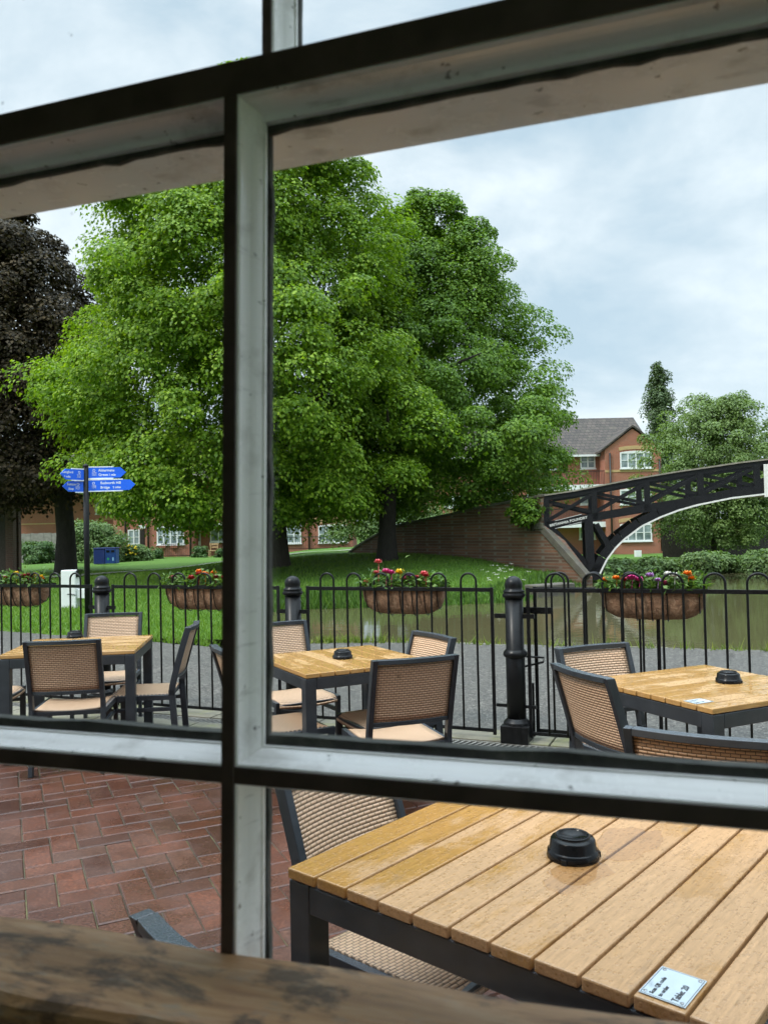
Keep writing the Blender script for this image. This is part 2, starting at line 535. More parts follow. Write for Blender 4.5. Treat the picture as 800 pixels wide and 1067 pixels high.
def mat_coir():
    t = NT('coir_liner'); co = t.coord()
    n = t.noise(co, 26, 6, 0.75, 0.8); b = t.noise(t.mapping(co, (9, 1, 2)), 3.2, 3)
    c = t.ramp(n, [(0.3, (0.13, 0.068, 0.040)), (0.52, (0.32, 0.18, 0.105)), (0.72, (0.55, 0.38, 0.25))])
    c = t.mix(t.math('MULTIPLY', t.ramp(b, [(0.50, 0), (0.75, 1)]), 0.5), c, (0.13, 0.08, 0.05))
    return t.set(color=c, rough=0.95, normal=t.bump(n, 0.9, 0.02))


WHITE = mat_white_paint()
WHITE_EXT = mat_white_paint('white_paint_outside', (0.86, 0.865, 0.88), 0.5)
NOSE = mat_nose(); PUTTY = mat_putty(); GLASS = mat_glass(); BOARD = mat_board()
FRAME = mat_frame_metal(); IRON = mat_iron(rough=0.28)
WEAVE_F = mat_weave('woven_tan_strands', (0.72, 0.48, 0.31), (0.63, 0.41, 0.255), (0.12, 0.075, 0.048))
TEAK = mat_teak('wet_teak', 0.52, 0.20); TEAK_WET = mat_teak('soaked_teak', 0.95, 0.0, (0.46, 0.25, 0.075), (0.50, 0.30, 0.13))
PAVER = mat_paver(); TARMAC = mat_tarmac(); LAWN = mat_grassground(); WATER = mat_water()
STONE = mat_stone('mossy_edging', (0.19, 0.175, 0.13), 0.75); COPING = mat_stone('weathered_coping', (0.115, 0.102, 0.082), 0.35)
COIR = mat_coir()
BARK = mat_bark('bark_grey_brown', (0.055, 0.043, 0.032)); BARK_D = mat_bark('bark_dark', (0.040, 0.032, 0.028))
ASH = mat_iron('black_glazed_plastic', 0.14)
LEAF_A = M_foliage('lime_leaves_light', [(0.072, 0.148, 0.009), (0.162, 0.285, 0.016), (0.305, 0.430, 0.034)], 0.42, 0.9)
LEAF_B = M_foliage('lime_leaves_deep', [(0.055, 0.120, 0.009), (0.112, 0.220, 0.015), (0.200, 0.320, 0.025)], 0.37)
LEAF_C = M_foliage('copper_leaves', [(0.016, 0.013, 0.008), (0.038, 0.029, 0.016), (0.085, 0.060, 0.028)], 0.15, spec=0.12)
LEAF_W = M_foliage('willow_leaves', [(0.085, 0.145, 0.030), (0.140, 0.215, 0.055), (0.200, 0.280, 0.090)], 0.35)
LEAF_P = M_foliage('poplar_leaves', [(0.055, 0.095, 0.032), (0.090, 0.140, 0.055), (0.130, 0.185, 0.085)], 0.25)
LEAF_S = M_foliage('shrub_leaves', [(0.060, 0.120, 0.025), (0.110, 0.185, 0.045), (0.165, 0.235, 0.080)], 0.3, 1.5)
LEAF_H = M_foliage('hedge_leaves', [(0.030, 0.075, 0.016), (0.060, 0.125, 0.026), (0.105, 0.180, 0.045)], 0.3, 1.5)
GRASSM = M_foliage('grass_blades', [(0.070, 0.150, 0.014), (0.125, 0.240, 0.026), (0.190, 0.295, 0.050)], 0.35, 0.8)
WEEDM = M_foliage('bank_weeds', [(0.075, 0.135, 0.018), (0.150, 0.215, 0.035), (0.260, 0.290, 0.060)], 0.35, 1.2)

# ------------------------------------------------------------------ pub room and window
WE = Vector((0.94817138, -0.31775941, 0)); WO = Vector((0.31775941, 0.94817138, 0)); WD = 0.47652574


def wp(a, z, t=0.0):
    """point on the window: a along it, z relative to the camera, t outward"""
    return Vector((0, 0, CAMH)) + WE * a + WO * (WD + t) + Vector((0, 0, z))


PUBW = M_simple('dark_panelling', (0.055, 0.035, 0.024), 0.5, 0.3, 8, 0.2)
PUBC = M_simple('cream_plaster', (0.62, 0.58, 0.50), 0.8, 0.1, 5)
OUTB = mat_brickwall('pub_outside_brick', (0.30, 0.12, 0.075), (0.24, 0.10, 0.065), (0.30, 0.27, 0.23))


def wbox(mb, a0, a1, z0, z1, t0, t1):
    c = [wp(a, z, t) for a in (a0, a1) for t in (t0, t1) for z in (z0, z1)]
    return mb.add(c, [(0, 1, 3, 2), (4, 6, 7, 5), (0, 4, 5, 1), (2, 3, 7, 6), (0, 2, 6, 4), (1, 5, 7, 3)])


A0, A1, Z0, Z1 = -0.70, 0.58, -0.42, 0.86       # opening
mb = MB()
for (a0, a1, z0, z1) in ((-3.2, A0, -1.5, 1.25), (A1, 3.0, -1.5, 1.25), (A0, A1, -1.5, Z0), (A0, A1, Z1, 1.25)):
    wbox(mb, a0, a1, z0, z1, -0.03, 0.0)
tag(mb.build('pub_wall', PUBW), 'dark panelled pub wall round the window', kind='structure')
mb = MB()
for (a0, a1, z0, z1) in ((-3.2, A0, -1.5, 1.6), (A1, 3.0, -1.5, 1.6), (A0, A1, -1.5, Z0), (A0, A1, Z1, 1.6)):
    wbox(mb, a0, a1, z0, z1, 0.002, 0.115)
tag(mb.build('pub_facade', OUTB), 'red brick pub front round the window', kind='structure')
mb = MB(); wbox(mb, -3.2, 0.6, -1.5, 1.25, -4.05, -4.0); wbox(mb, 0.6, 3.0, -1.5, -0.7, -4.05, -4.0); wbox(mb, 0.6, 3.0, 1.05, 1.25, -4.05, -4.0); wbox(mb, 2.7, 3.0, -0.7, 1.05, -4.05, -4.0);  # unseen opening added in the back wall to light the window frame
wbox(mb, -3.25, -3.2, -1.5, 1.25, -4, -0.03)
for (z0, z1, t0, t1) in ((-1.5, -0.7, -4, -0.03), (1.05, 1.25, -4, -0.03), (-0.7, 1.05, -4, -3.2), (-0.7, 1.05, -0.6, -0.03)): wbox(mb, 3.0, 3.05, z0, z1, t0, t1)  # opening added in the right wall as well, to brighten frame and board
tag(mb.build('pub_back_wall', PUBC), 'unseen pub walls behind the viewer, with openings added to let in light', kind='structure')
mb = MB(); wbox(mb, -3.25, 3.05, 1.26, 1.30, -4.05, 0.0)
tag(mb.build('pub_ceiling', PUBC), 'low plaster pub ceiling', kind='structure')
mb = MB(); wbox(mb, -3.25, 3.05, -1.56, -1.502, -4.05, 0.0)
tag(mb.build('pub_floor', PUBW), 'dark pub floor', kind='structure')

win = thing('sash_window', 'old white-painted pub window with glazing bars and dark inner edges', 'window', wp(0, Z0))


def rel(pts):      # build in world, parent keeps offset
    return [Vector(p) - win.location for p in pts]


def wpart(mb, name, mat, parent=None, bevel=0.0):
    if parent is None:
        mb.v = [tuple(Vector(p) - win.location) for p in mb.v]
        return mb.build(name, mat, win, bevel)
    mb.v = [tuple(Vector(p) - win.location) for p in mb.v]
    return mb.build(name, mat, parent, bevel)


def bar_profile(hw, t0=0.0):
    """moulded glazing bar from the room side (t0) to the glass; hw = half nose width"""
    half = [(hw, 0.0015), (hw + 0.0010, 0.0022), (hw + 0.0014, 0.0036), (hw + 0.0010, 0.0050), (hw + 0.0011, 0.0075), (hw + 0.0016, 0.0105),
            (hw + 0.0026, 0.0140), (hw + 0.0039, 0.0170), (hw + 0.0050, 0.0200), (hw + 0.0058, 0.0230), (hw + 0.0064, 0.0262), (hw + 0.0075, 0.0268), (hw + 0.0075, 0.0300), (hw + 0.0, 0.0301), (hw + 0.0, 0.0425)]
    prof = [(q, t + t0) for q, t in half] + [(-q, t + t0) for q, t in reversed(half)]
    return prof


def glazing_bar(p0, p1, hw, t0, nose_t=0.0):
    """p0,p1 = (a,z) ends in the window plane"""
    d = Vector((p1[0] - p0[0], p1[1] - p0[1])); d.normalize()
    ex = WE * (-d.y) + Vector((0, 0, d.x))
    A = wp(p0[0], p0[1]); B = wp(p1[0], p1[1])
    mb = MB(); mb.sweep(bar_profile(hw, t0), A, B, ex, WO)
    o = wpart(mb, 'glazing_bar', WHITE)
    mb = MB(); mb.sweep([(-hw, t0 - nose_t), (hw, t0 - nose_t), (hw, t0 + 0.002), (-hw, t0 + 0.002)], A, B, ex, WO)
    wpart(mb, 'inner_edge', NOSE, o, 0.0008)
    # weathered putty outside the glass, slightly uneven
    for s in (-1, 1):
        thick, tdep = (0.0130, 0.056) if (abs(d.x) > 0.9 and s > 0) else (0.0078, 0.043)
        n = 28; V = []; Fq = []
        for i in range(n + 1):
            P = A.lerp(B, i / n)
            w = thick + 0.0012 * (random.random() - 0.5) + (0.0016 if random.random() < 0.18 else 0)
            for q, t in ((hw - 0.0005, 0.0335), (hw + w, 0.0335), (hw + w * 0.97, 0.038), (hw + w * 0.75, tdep), (hw - 0.0005, tdep)):
                V.append(P + ex * (s * q) + WO * (t0 + t))
        for i in range(n):
            for k in range(5):
                k2 = (k + 1) % 5
                Fq.append((i * 5 + k, i * 5 + k2, (i + 1) * 5 + k2, (i + 1) * 5 + k))
        mb = MB(); mb.add(V, Fq)
        wpart(mb, 'putty', PUTTY, o)
    return o


ZB = -0.158                      # glazing bar across
TZ0, TZ1 = 0.2915, 0.3135        # transom


def mun(a_mid, z):               # the upright bars lean a little
    return a_mid + 0.0238 * (z - 0.0)


UP_A = (-0.2678, 0.13)
for a in UP_A:
    glazing_bar((mun(a, -0.305), -0.305), (mun(a, TZ0), TZ0), 0.0048, 0.0, 0.0006)
glazing_bar((A0 + 0.03, ZB), (A1 - 0.03, ZB), 0.0056, 0.0, 0.0)
for a in (-0.2600, 0.14):
    glazing_bar((a, TZ1 + 0.03), (a + 0.010, Z1 - 0.04), 0.0038, 0.053)
# transom: dark inner face, moulding below, deep white soffit outside
mb = MB()
prof = [(TZ1, 0.0012), (TZ1, 0.048), (TZ1 + 0.004, 0.052), (TZ1 + 0.022, 0.052), (TZ1 + 0.022, 0.085), (TZ0 + 0.0005, 0.112), (TZ0 - 0.0022, 0.109),
        (TZ0 - 0.0105, 0.0335), (TZ0 - 0.0085, 0.030), (TZ0 - 0.0085, 0.0255)]
for k in range(7):
    a = (6 - k) / 6 * math.pi / 2
    prof.append((TZ0 - 0.0012 - 0.0058 * (1 - math.cos(a)), 0.0065 + 0.0185 * math.sin(a)))
prof += [(TZ0 - 0.0006, 0.0050), (TZ0 - 0.0014, 0.0035), (TZ0 - 0.0008, 0.0015)]
mb.sweep(prof, wp(A0, 0), wp(A1, 0), Vector((0, 0, 1)), WO)
tr_o = wpart(mb, 'transom', WHITE_EXT)
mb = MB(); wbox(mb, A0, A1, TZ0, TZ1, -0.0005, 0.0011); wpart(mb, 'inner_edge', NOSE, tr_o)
# putty line under the transom
V = []; Fq = []; n = 90
for i in range(n + 1):
    a = A0 + (A1 - A0) * i / n
    w = 0.0022 + 0.0010 * (random.random() - 0.5) + (0.0018 if random.random() < 0.15 else 0)
    for q, t in ((TZ0 - 0.006, 0.0305), (TZ0 - 0.0105 - w, 0.0305), (TZ0 - 0.0105 - w, 0.0345), (TZ0 - 0.006, 0.0375)):
        V.append(wp(a, q, t))
for i in range(n):
    for k in range(4):
        k2 = (k + 1) % 4
        Fq.append((i * 4 + k, i * 4 + k2, (i + 1) * 4 + k2, (i + 1) * 4 + k))
mb = MB(); mb.add(V, Fq); wpart(mb, 'putty', PUTTY, tr_o)
# outer frame: jambs, head, bottom rail and outside sill
for nm, (a0, a1, z0, z1, t0, t1) in (('jamb', (A0, A0 + 0.05, Z0, TZ0 - 0.012, 0.001, 0.09)), ('jamb', (A1 - 0.05, A1, Z0, TZ0 - 0.012, 0.001, 0.09)),
                                     ('jamb', (A0, A0 + 0.05, TZ1 + 0.023, Z1 - 0.05, 0.05, 0.11)), ('jamb', (A1 - 0.05, A1, TZ1 + 0.023, Z1 - 0.05, 0.05, 0.11)),
                                     ('head_rail', (A0, A1, Z1 - 0.05, Z1, 0.05, 0.11)), ('bottom_rail', (A0 + 0.051, A1 - 0.051, Z0, -0.306, 0.004, 0.05)),
                                     ('outer_sill', (A0, A1, Z0 - 0.04, Z0 - 0.003, 0.051, 0.16))):
    mb = MB(); wbox(mb, a0, a1, z0, z1, t0, t1); wpart(mb, nm, WHITE, None, 0.003)
# panes
am, ar = UP_A
for (zlo, zhi, t, z_fr) in ((-0.300, ZB, 0.0302, None), (ZB, TZ0 - 0.006, 0.0302, None), (TZ1 + 0.02, Z1 - 0.05, 0.0835, 1)):
    eds = (A0 + 0.045, -0.255 if z_fr else am, 0.145 if z_fr else ar, A1 - 0.045)
    for i in range(3):
        c = []
        for j, a in ((i, eds[i]), (i + 1, eds[i + 1])):
            for z in (zlo, zhi):
                aa = a if j in (0, 3) or z_fr else mun(a, z)
                aa += 0.003 if j == i else -0.003
                c += [wp(aa, z, t), wp(aa, z, t + 0.003)]
        mb = MB(); mb.add(c, [(0, 1, 3, 2), (4, 6, 7, 5), (0, 4, 5, 1), (2, 3, 7, 6), (0, 2, 6, 4), (1, 5, 7, 3)])
        wpart(mb, 'pane', GLASS)

# window board
BZ = -0.2715
V = []; Fq = []; n = 60
prof = [(-0.002, -0.030), (-0.002, 0.0), (-0.070, 0.0), (-0.077, -0.0015), (-0.082, -0.006), (-0.0835, -0.012), (-0.082, -0.018), (-0.076, -0.024), (-0.070, -0.030)]
for i in range(n + 1):
    a = A0 - 0.1 + (A1 - A0 + 0.2) * i / n
    for k, (t, z) in enumerate(prof):
        j = 0.0009 * math.sin(a * 31 + k) + 0.0006 * (random.random() - 0.5)
        V.append(wp(a, BZ + z + j * (1 if k else 0.3), t + j))
mb = MB(); m_ = len(prof)
for i in range(n):
    for k in range(m_):
        k2 = (k + 1) % m_
        Fq.append((i * m_ + k, i * m_ + k2, (i + 1) * m_ + k2, (i + 1) * m_ + k))
Fq.append(tuple(range(m_))); Fq.append(tuple(n * m_ + k for k in reversed(range(m_))))
mb.add(V, Fq, False)
bd = mb.build('window_board', BOARD)
bd.data.transform(Matrix.Translation(-wp(0, BZ)))
# align object axes with the board so the grain runs along it
ang = math.atan2(WE.y, WE.x)
bd.data.transform(Matrix.Rotation(-ang, 4, 'Z'))
bd.location = wp(0, BZ); bd.rotation_euler = (0, 0, ang)
tag(bd, 'worn brown wooden board along the foot of the window', 'window board')

# ------------------------------------------------------------------ terrain
FA, FB = 6.03, -0.42            # fence line y = FA + FB*x
near_edge = [(-1.62, 11.15), (-0.6, 11.2), (0.2, 11.05), (2.4, 10.35), (4.5, 9.65), (8, 8.5), (22, 4.0), (60, -9)]
far_edge = [(70, 24), (40, 27), (16, 28.6), (10.2, 28.9), (8.2, 29.6), (7.2, 28.6), (6.7, 26.0), (5.4, 23.6), (4.1, 21.2), (3.2, 19.2), (1.5, 18.8), (-0.05, 18.6), (-2.2, 18.6), (-2.9, 17.3), (-2.3, 14)]
canal = np.array(near_edge + far_edge)


def canal_sd(P):
    """signed distance to the canal outline (inside negative)"""
    n = len(canal); best = np.full(len(P), 1e9); ins = np.zeros(len(P), bool)
    for i in range(n):
        a = canal[i]; b = canal[(i + 1) % n]; d = b - a
        t = np.clip(((P - a) @ d) / (d @ d), 0, 1)
        q = P - (a + t[:, None] * d)
        best = np.minimum(best, np.hypot(q[:, 0], q[:, 1]))
        c = ((a[1] > P[:, 1]) != (b[1] > P[:, 1]))
        with np.errstate(divide='ignore', invalid='ignore'):
            xx = a[0] + (P[:, 1] - a[1]) * (b[0] - a[0]) / (b[1] - a[1])
        ins ^= c & (P[:, 0] < xx)
    return np.where(ins, -best, best)


def sst(x, a, b):
    t = np.clip((x - a) / (b - a), 0, 1)
    return t * t * (3 - 2 * t)


def lawn_h(x, y):
    mound = 0.62 * sst(y, 20.5, 31) * sst(x, -10, -2) * (1 - sst(x, 2.8, 6.6))
    far = -0.16 * sst(y, 40, 55) - 0.3 * sst(x, 4, 10) * sst(y, 33, 50)
    left = 0.18 * sst(y, 17, 30) * (1 - sst(x, -10, -2))
    return mound + far * (1 - 0 * mound) + left + 0.02 * np.sin(x * 1.3 + y * 0.7) * sst(y, 12, 16)


def terrain_h(x, y):
    P = np.stack([x, y], -1).reshape(-1, 2)
    sd = canal_sd(P); xf, yf = P[:, 0], P[:, 1]
    L = lawn_h(xf, yf)
    nearside = (yf < 11.3 - 0.33 * (xf - 0.0)) & (xf > -1.7)
    w = np.where(nearside, 0.12, 0.9)
    bank = -0.30 + (L + 0.30) * sst(sd, -0.05, w)
    h = np.where(sd < 0, -0.30 - 0.6 * sst(-sd, 0, 0.7), bank)
    # under the paving and the towpath the sheet lies just below them
    return h - 0.006


def axis(parts):
    out = []
    for a, b, s in parts:
        out += list(np.arange(a, b - 1e-6, s))
    out.append(parts[-1][1])
    return np.array(out)


xs = axis([(-600, -100, 50), (-100, -30, 5), (-30, -10, 0.6), (-10, 12, 0.22), (12, 30, 0.7), (30, 100, 5), (100, 600, 50)])
ys = axis([(-300, -10, 29), (-10, 8, 1.0), (8, 30, 0.22), (30, 60, 0.7), (60, 120, 5), (120, 900, 60)])
X, Yg = np.meshgrid(xs, ys)
H = terrain_h(X, Yg).reshape(X.shape)
ny, nx = X.shape
I = np.arange(ny * nx).reshape(ny, nx)
Q = np.stack([I[:-1, :-1], I[:-1, 1:], I[1:, 1:], I[1:, :-1]], -1).reshape(-1, 4)
g = obj('ground', np_mesh('ground', np.stack([X, Yg, H], -1).reshape(-1, 3), Q, smooth=True), LAWN)
tag(g, 'grassy ground running out to the houses', kind='structure')
mb = MB(); mb.add([(-8, 7, -0.25), (80, -12, -0.25), (80, 32, -0.25), (-8, 32, -0.25)], [(0, 1, 2, 3)])
tag(mb.build('canal_water', WATER), 'brown green canal water', kind='structure')


def fy(x):
    return FA + FB * x


# towpath (gravelly tarmac) from the fence to the water and the lawn
path_poly = [(-30, fy(-30) - 0.3), (30, fy(30) - 0.3), (22, 4.03), (8, 8.47), (4.5, 9.60), (2.4, 10.29), (0.2, 10.98), (-0.6, 11.1), (-1.62, 11.0), (-2.18, 10.8), (-3.12, 11.45), (-6.3, 13.35), (-14, 18.2), (-30, 28)]
bm = bmesh.new()
# subdivide the outline for a ragged edge
pts = []
for i in range(len(path_poly)):
    a = Vector(path_poly[i]); b = Vector(path_poly[(i + 1) % len(path_poly)])
    k = max(1, int((b - a).length / 0.25)) if 4 <= i <= 12 else 1
    for j in range(k):
        p = a.lerp(b, j / k)
        if 4 <= i <= 12 and j: p += Vector((random.uniform(-.05, .05), random.uniform(-.06, .03)))
        pts.append(p)
f_ = bm.faces.new([bm.verts.new((p.x, p.y, 0.0)) for p in pts])
bmesh.ops.triangulate(bm, faces=[f_])
me = bpy.data.meshes.new('towpath'); bm.to_mesh(me); bm.free()
tag(obj('towpath', me, TARMAC), 'wet grey gravel towpath', kind='structure')
# stone lip at the water's edge
mb = MB()
ne = [Vector((x, y - 0.02, 0)) for x, y in near_edge]
for a, b in zip(ne, ne[1:]):
    d = (b - a); k = max(1, int(d.length / 0.9))
    if a.x > 20: continue
    for j in range(k):
        p = a.lerp(b, j / k); q = a.lerp(b, (j + 0.985) / k)
        mb.bar(p + Vector((0, 0, -0.16)), q + Vector((0, 0, -0.16)), 0.16, 0.30 + random.uniform(-.01, .01))
tag(mb.build('canal_edge', STONE, None, 0.012), 'low stone edge of the canal', kind='structure')

# pale footpath behind the lawn
fp = [(-26, 24.0, 1.2), (-16, 25.5, 1.2), (-10, 28.5, 1.1), (-6, 32.5, 1.1), (-3.2, 36, 1.0), (-1.2, 39, 1.0)]
V = []; Fq = []
for i in range(len(fp) - 1):
    (x0, y0, w0), (x1, y1, w1) = fp[i], fp[i + 1]
    for j in range(12):
        t = j / 12
        V.append((x0 + (x1 - x0) * t, y0 + (y1 - y0) * t, w0))
V.append(fp[-1])
VV = []
for i, (x, y, w) in enumerate(V):
    for k in range(4):
        VV.append((x, y - w / 2 + w * k / 3))
VV = np.array(VV)
hh = terrain_h(VV[:, 0], VV[:, 1]) + 0.045
n = len(V)
for i in range(n - 1):
    for k in range(3):
        Fq.append((i * 4 + k, (i + 1) * 4 + k, (i + 1) * 4 + k + 1, i * 4 + k + 1))
tag(obj('footpath', np_mesh('footpath', np.column_stack([VV, hh]), Fq), M_simple('pale_path', (0.27, 0.25, 0.22), 0.85, 0.2, 6)), 'pale footpath behind the lawn', kind='structure')

# ------------------------------------------------------------------ terrace paving
SAND = mat_stone('mossy_joint_sand', (0.060, 0.050, 0.030), 0.7)
mb = MB(); mb.add([(-6, fy(-6) - 0.62, 0.015), (6, fy(6) - 0.62, 0.015), (6, -2.4, 0.015), (-6, -2.4 + 4.0, 0.015)][::-1], [(0, 1, 2, 3)])
tag(mb.build('terrace_bed', SAND), 'mossy sand bed under the paving', kind='structure')
mb = MB(); BL, BW_ = 0.240, 0.120; jt = 0.005
cA, sA = math.cos(R_(25)), math.sin(R_(25))
for i in range(-70, 70):
    for j in range(-40, 40):
        # herringbone: lattice of pairs
        for kind in (0, 1):
            bx_ = (i + 2 * j) * BW_ ; by_ = (i - 2 * j) * BW_
            if kind == 0: cx_, cy_, lx, ly = bx_ + BL / 2, by_ + BW_ / 2, BL, BW_
            else: cx_, cy_, lx, ly = bx_ + BW_ / 2 - 0, by_ + BW_ + BL / 2, BW_, BL
            wx = cx_ * cA - cy_ * sA; wy = cx_ * sA + cy_ * cA + 3.0
            if wx < -4.2 or wx > 4.0: continue
            if wy > fy(wx) - 0.70: continue
            dwin = Vector((wx, wy, 0)).dot(WO) - WD
            if dwin < 0.34: continue
            if abs(wx) > wy * 0.62 + 0.6: continue
            if wx > 0.9 and wy < 2.2: continue
            hx, hy = lx / 2 - jt / 2, ly / 2 - jt / 2
            top = 0.022 + random.uniform(-0.0016, 0.0016)
            tx, ty = random.uniform(-.004, .004), random.uniform(-.004, .004)
            vs = []
            for (s, z) in ((0.0, 0.0), (0.0, top - 0.005), (0.005, top)):
                for (px, py) in ((-1, -1), (1, -1), (1, 1), (-1, 1)):
                    ax = cx_ + px * (hx - s); ay = cy_ + py * (hy - s)
                    vs.append((ax * cA - ay * sA, ax * sA + ay * cA + 3.0, z + (px * tx + py * ty) * 0.3 * (1 if z else 0)))
            fs = [(8, 9, 10, 11)]
            for r in (0, 4):
                for k in range(4):
                    k2 = (k + 1) % 4
                    fs.append((r + k, r + k2, r + 4 + k2, r + 4 + k))
            mb.add(vs, fs)
me = mb.mesh('terrace_paving', fix=False)
tag(obj('terrace_paving', me, PAVER), 'wet red herringbone clay pavers of the pub terrace', kind='structure')
# edging strip and drain along the fence
fd = Vector((1, FB, 0)).normalized(); fn = Vector((-fd.y, fd.x, 0))    # fn points to the canal
mb = MB()
s = -6.0
while s < 6:
    L = 0.9
    c0 = Vector((0, FA, 0)) + fd * s
    a = c0 - fn * 0.42; b = a + fd * (L - 0.012)
    mb.bar(a + Vector((0, 0, 0.012)), b + Vector((0, 0, 0.012)), 0.40, 0.05)
    a = c0 + fn * 0.08; b = a + fd * (L - 0.012)
    mb.bar(a + Vector((0, 0, 0.014)), b + Vector((0, 0, 0.014)), 0.30, 0.05)
    s += L
tag(mb.build('stone_edging', STONE, None, 0.005), 'mossy pale edging slabs under the fence', kind='structure')
dr = thing('drain_channel', 'narrow slotted metal drain at the foot of the black fence', 'drain', tuple(Vector((0, FA, 0)) - fn * 0.145), math.atan2(fd.y, fd.x))
GALV = M_simple('dull_galvanised', (0.22, 0.21, 0.19), 0.55, 0.3, 30, 0.2, 0.4)
mb = MB(); mb.bx(-6, 6, -0.066, -0.052, 0.0, 0.030); mb.bx(-6, 6, 0.052, 0.066, 0.0, 0.030); mb.build('channel_edge', GALV, dr)
mb = MB(); mb.bx(-6, 6, -0.051, 0.051, 0.0, 0.008); mb.build('channel_bed', M_simple('drain_dark', (0.01, 0.01, 0.01), 0.7), dr)
mb = MB()
x = -4.5
while x < 4.5:
    mb.bar((x, -0.05, 0.023), (x + 0.03, 0.05, 0.023), 0.016, 0.010); x += 0.042
mb.build('grating', GALV, dr)

# ------------------------------------------------------------------ fence
RZ, BZR = 1.07, 0.09
posts_x = [-4.28, -2.45, -0.72, 0.885, 2.60]


def post(x, label):
    o = thing('fence_post', label, 'post', (x, fy(x), 0.03), math.atan2(fd.y, fd.x), 'cast iron fence posts')
    mb = MB()
    mb.lathe([(0.0, 0.99), (0.062, 0.99), (0.062, 0.60), (0.066, 0.595), (0.066, 0.14), (0.0, 0.14)][::-1], 20)
    mb.lathe([(0.066, 0.575), (0.080, 0.585), (0.084, 0.60), (0.080, 0.615), (0.066, 0.63)], 20)
    mb.build('shaft', IRON, o)
    mb = MB(); mb.lathe([(0.062, 0.985), (0.074, 0.990), (0.079, 1.000), (0.079, 1.012), (0.070, 1.020), (0.074, 1.028), (0.074, 1.036), (0.060, 1.042), (0.060, 1.062), (0.0615, 1.075)] + [(0.0615 * math.cos(k * math.pi / 16), 1.075 + 0.062 * math.sin(k * math.pi / 16)) for k in range(1, 8)] + [(0.0, 1.137)], 20)
    mb.build('cap', IRON, o)
    mb = MB(); mb.box((0, 0, 0.06), (0.19, 0.19, 0.12)); mb.lathe([(0.092, 0.12), (0.092, 0.135), (0.066, 0.16)], 20)
    mb.build('plinth', IRON, o, 0.006)
    for zz, hh_ in ((0.86, 0.03), (0.24, 0.02)):
        mb = MB(); mb.bar((-0.14, 0, zz), (0.14, 0, zz), 0.02, hh_); mb.build('bracket', IRON, o)
    return o


plabs = ['black iron fence post at the far left end of the fence', 'black ball-topped iron post behind the left hand table', 'black ball-topped iron post by the middle flower trough',
         'black ball-topped iron post beside the gate bolt and drain', 'black iron fence post at the right end of the fence']
for x, l in zip(posts_x, plabs):
    post(x, l)


def panel(x0, x1, nbars, name, label, cat, off=0.0, group='hoop topped railing panels'):
    a = Vector((x0, fy(x0), 0)) + fn * off; b = Vector((x1, fy(x1), 0)) + fn * off
    L = (b - a).length
    o = thing(name, label, cat, tuple(a), math.atan2((b - a).y, (b - a).x), group)
    mb = MB(); mb.bx(0, L, -0.005, 0.005, RZ - 0.014, RZ + 0.014); mb.build('top_rail', IRON, o, 0.002)
    mb = MB(); mb.bx(0, L, -0.005, 0.005, BZR - 0.012, BZR + 0.012); mb.build('bottom_rail', IRON, o, 0.002)
    for xx in (0.0, L):
        mb = MB(); mb.bx(xx - 0.012, xx + 0.012, -0.006, 0.006, BZR - 0.03, RZ + 0.018); mb.build('end_bar', IRON, o, 0.002)
    sp = L / (nbars + 1)
    for k in range(0, nbars, 2):
        xa, xb = sp * (k + 1), sp * (k + 2)
        r = (xb - xa) / 2; zc = RZ + 0.115 - r
        ptsb = [(xa, 0, BZR - 0.01), (xa, 0, 0.6), (xa, 0, zc)]
        for j in range(1, 12):
            an = math.pi - math.pi * j / 12
            ptsb.append(((xa + xb) / 2 + r * math.cos(an), 0, zc + r * math.sin(an)))
        ptsb += [(xb, 0, zc), (xb, 0, 0.6), (xb, 0, BZR - 0.01)]
        mb = MB(); mb.tube(ptsb, 0.0078, 8); mb.build('hoop', IRON, o)
    return o


panel(-4.18, -2.56, 14, 'hoop_railing', 'black hoop railing panel furthest left behind the first trough', 'railing')
panel(-2.34, -0.84, 12, 'hoop_railing', 'black hoop railing panel behind the side-on woven chair', 'railing')
panel(-0.60, 0.74, 12, 'hoop_railing', 'black hoop railing panel in front of the canal, in the middle', 'railing')
panel(0.975, 2.48, 12, 'hoop_railing', 'black hoop railing panel nearest, behind the right hand table', 'railing')
gt = panel(1.00, 1.75, 6, 'railing_gate', 'black hoop topped gate folded back behind the right hand railing panel', 'gate', 0.10, None)
mb = MB(); mb.tube([(-0.12, -0.01, 0.60), (0.06, -0.03, 0.60), (0.055, -0.035, 0.57), (-0.09, -0.035, 0.53)], 0.007, 8); mb.build('latch', IRON, gt)
mb = MB(); mb.bx(-0.12, 0.12, -0.02, -0.008, 0.90, 0.945); mb.build('hinge_strap', IRON, gt, 0.002)
mb = MB(); mb.bx(-0.03, -0.016, -0.03, -0.016, 0.05, 0.42); mb.build('drop_bolt', IRON, gt, 0.002)


# flower troughs hung on the far side of the railings
PETAL = {k: M_simple(k + '_petals', c, 0.55, 0.25, 60) for k, c in dict(red=(0.35, 0.010, 0.016), crimson=(0.18, 0.008, 0.02), pink=(0.62, 0.10, 0.25), magenta=(0.50, 0.03, 0.20),
                                                                       yellow=(0.75, 0.50, 0.01), orange=(0.75, 0.22, 0.01), white=(0.75, 0.72, 0.66), mauve=(0.42, 0.22, 0.46), coral=(0.65, 0.12, 0.13)).items()}
PLANT = M_foliage('trough_leaves', [(0.040, 0.100, 0.018), (0.085, 0.170, 0.030), (0.160, 0.250, 0.060)], 0.3, 3)


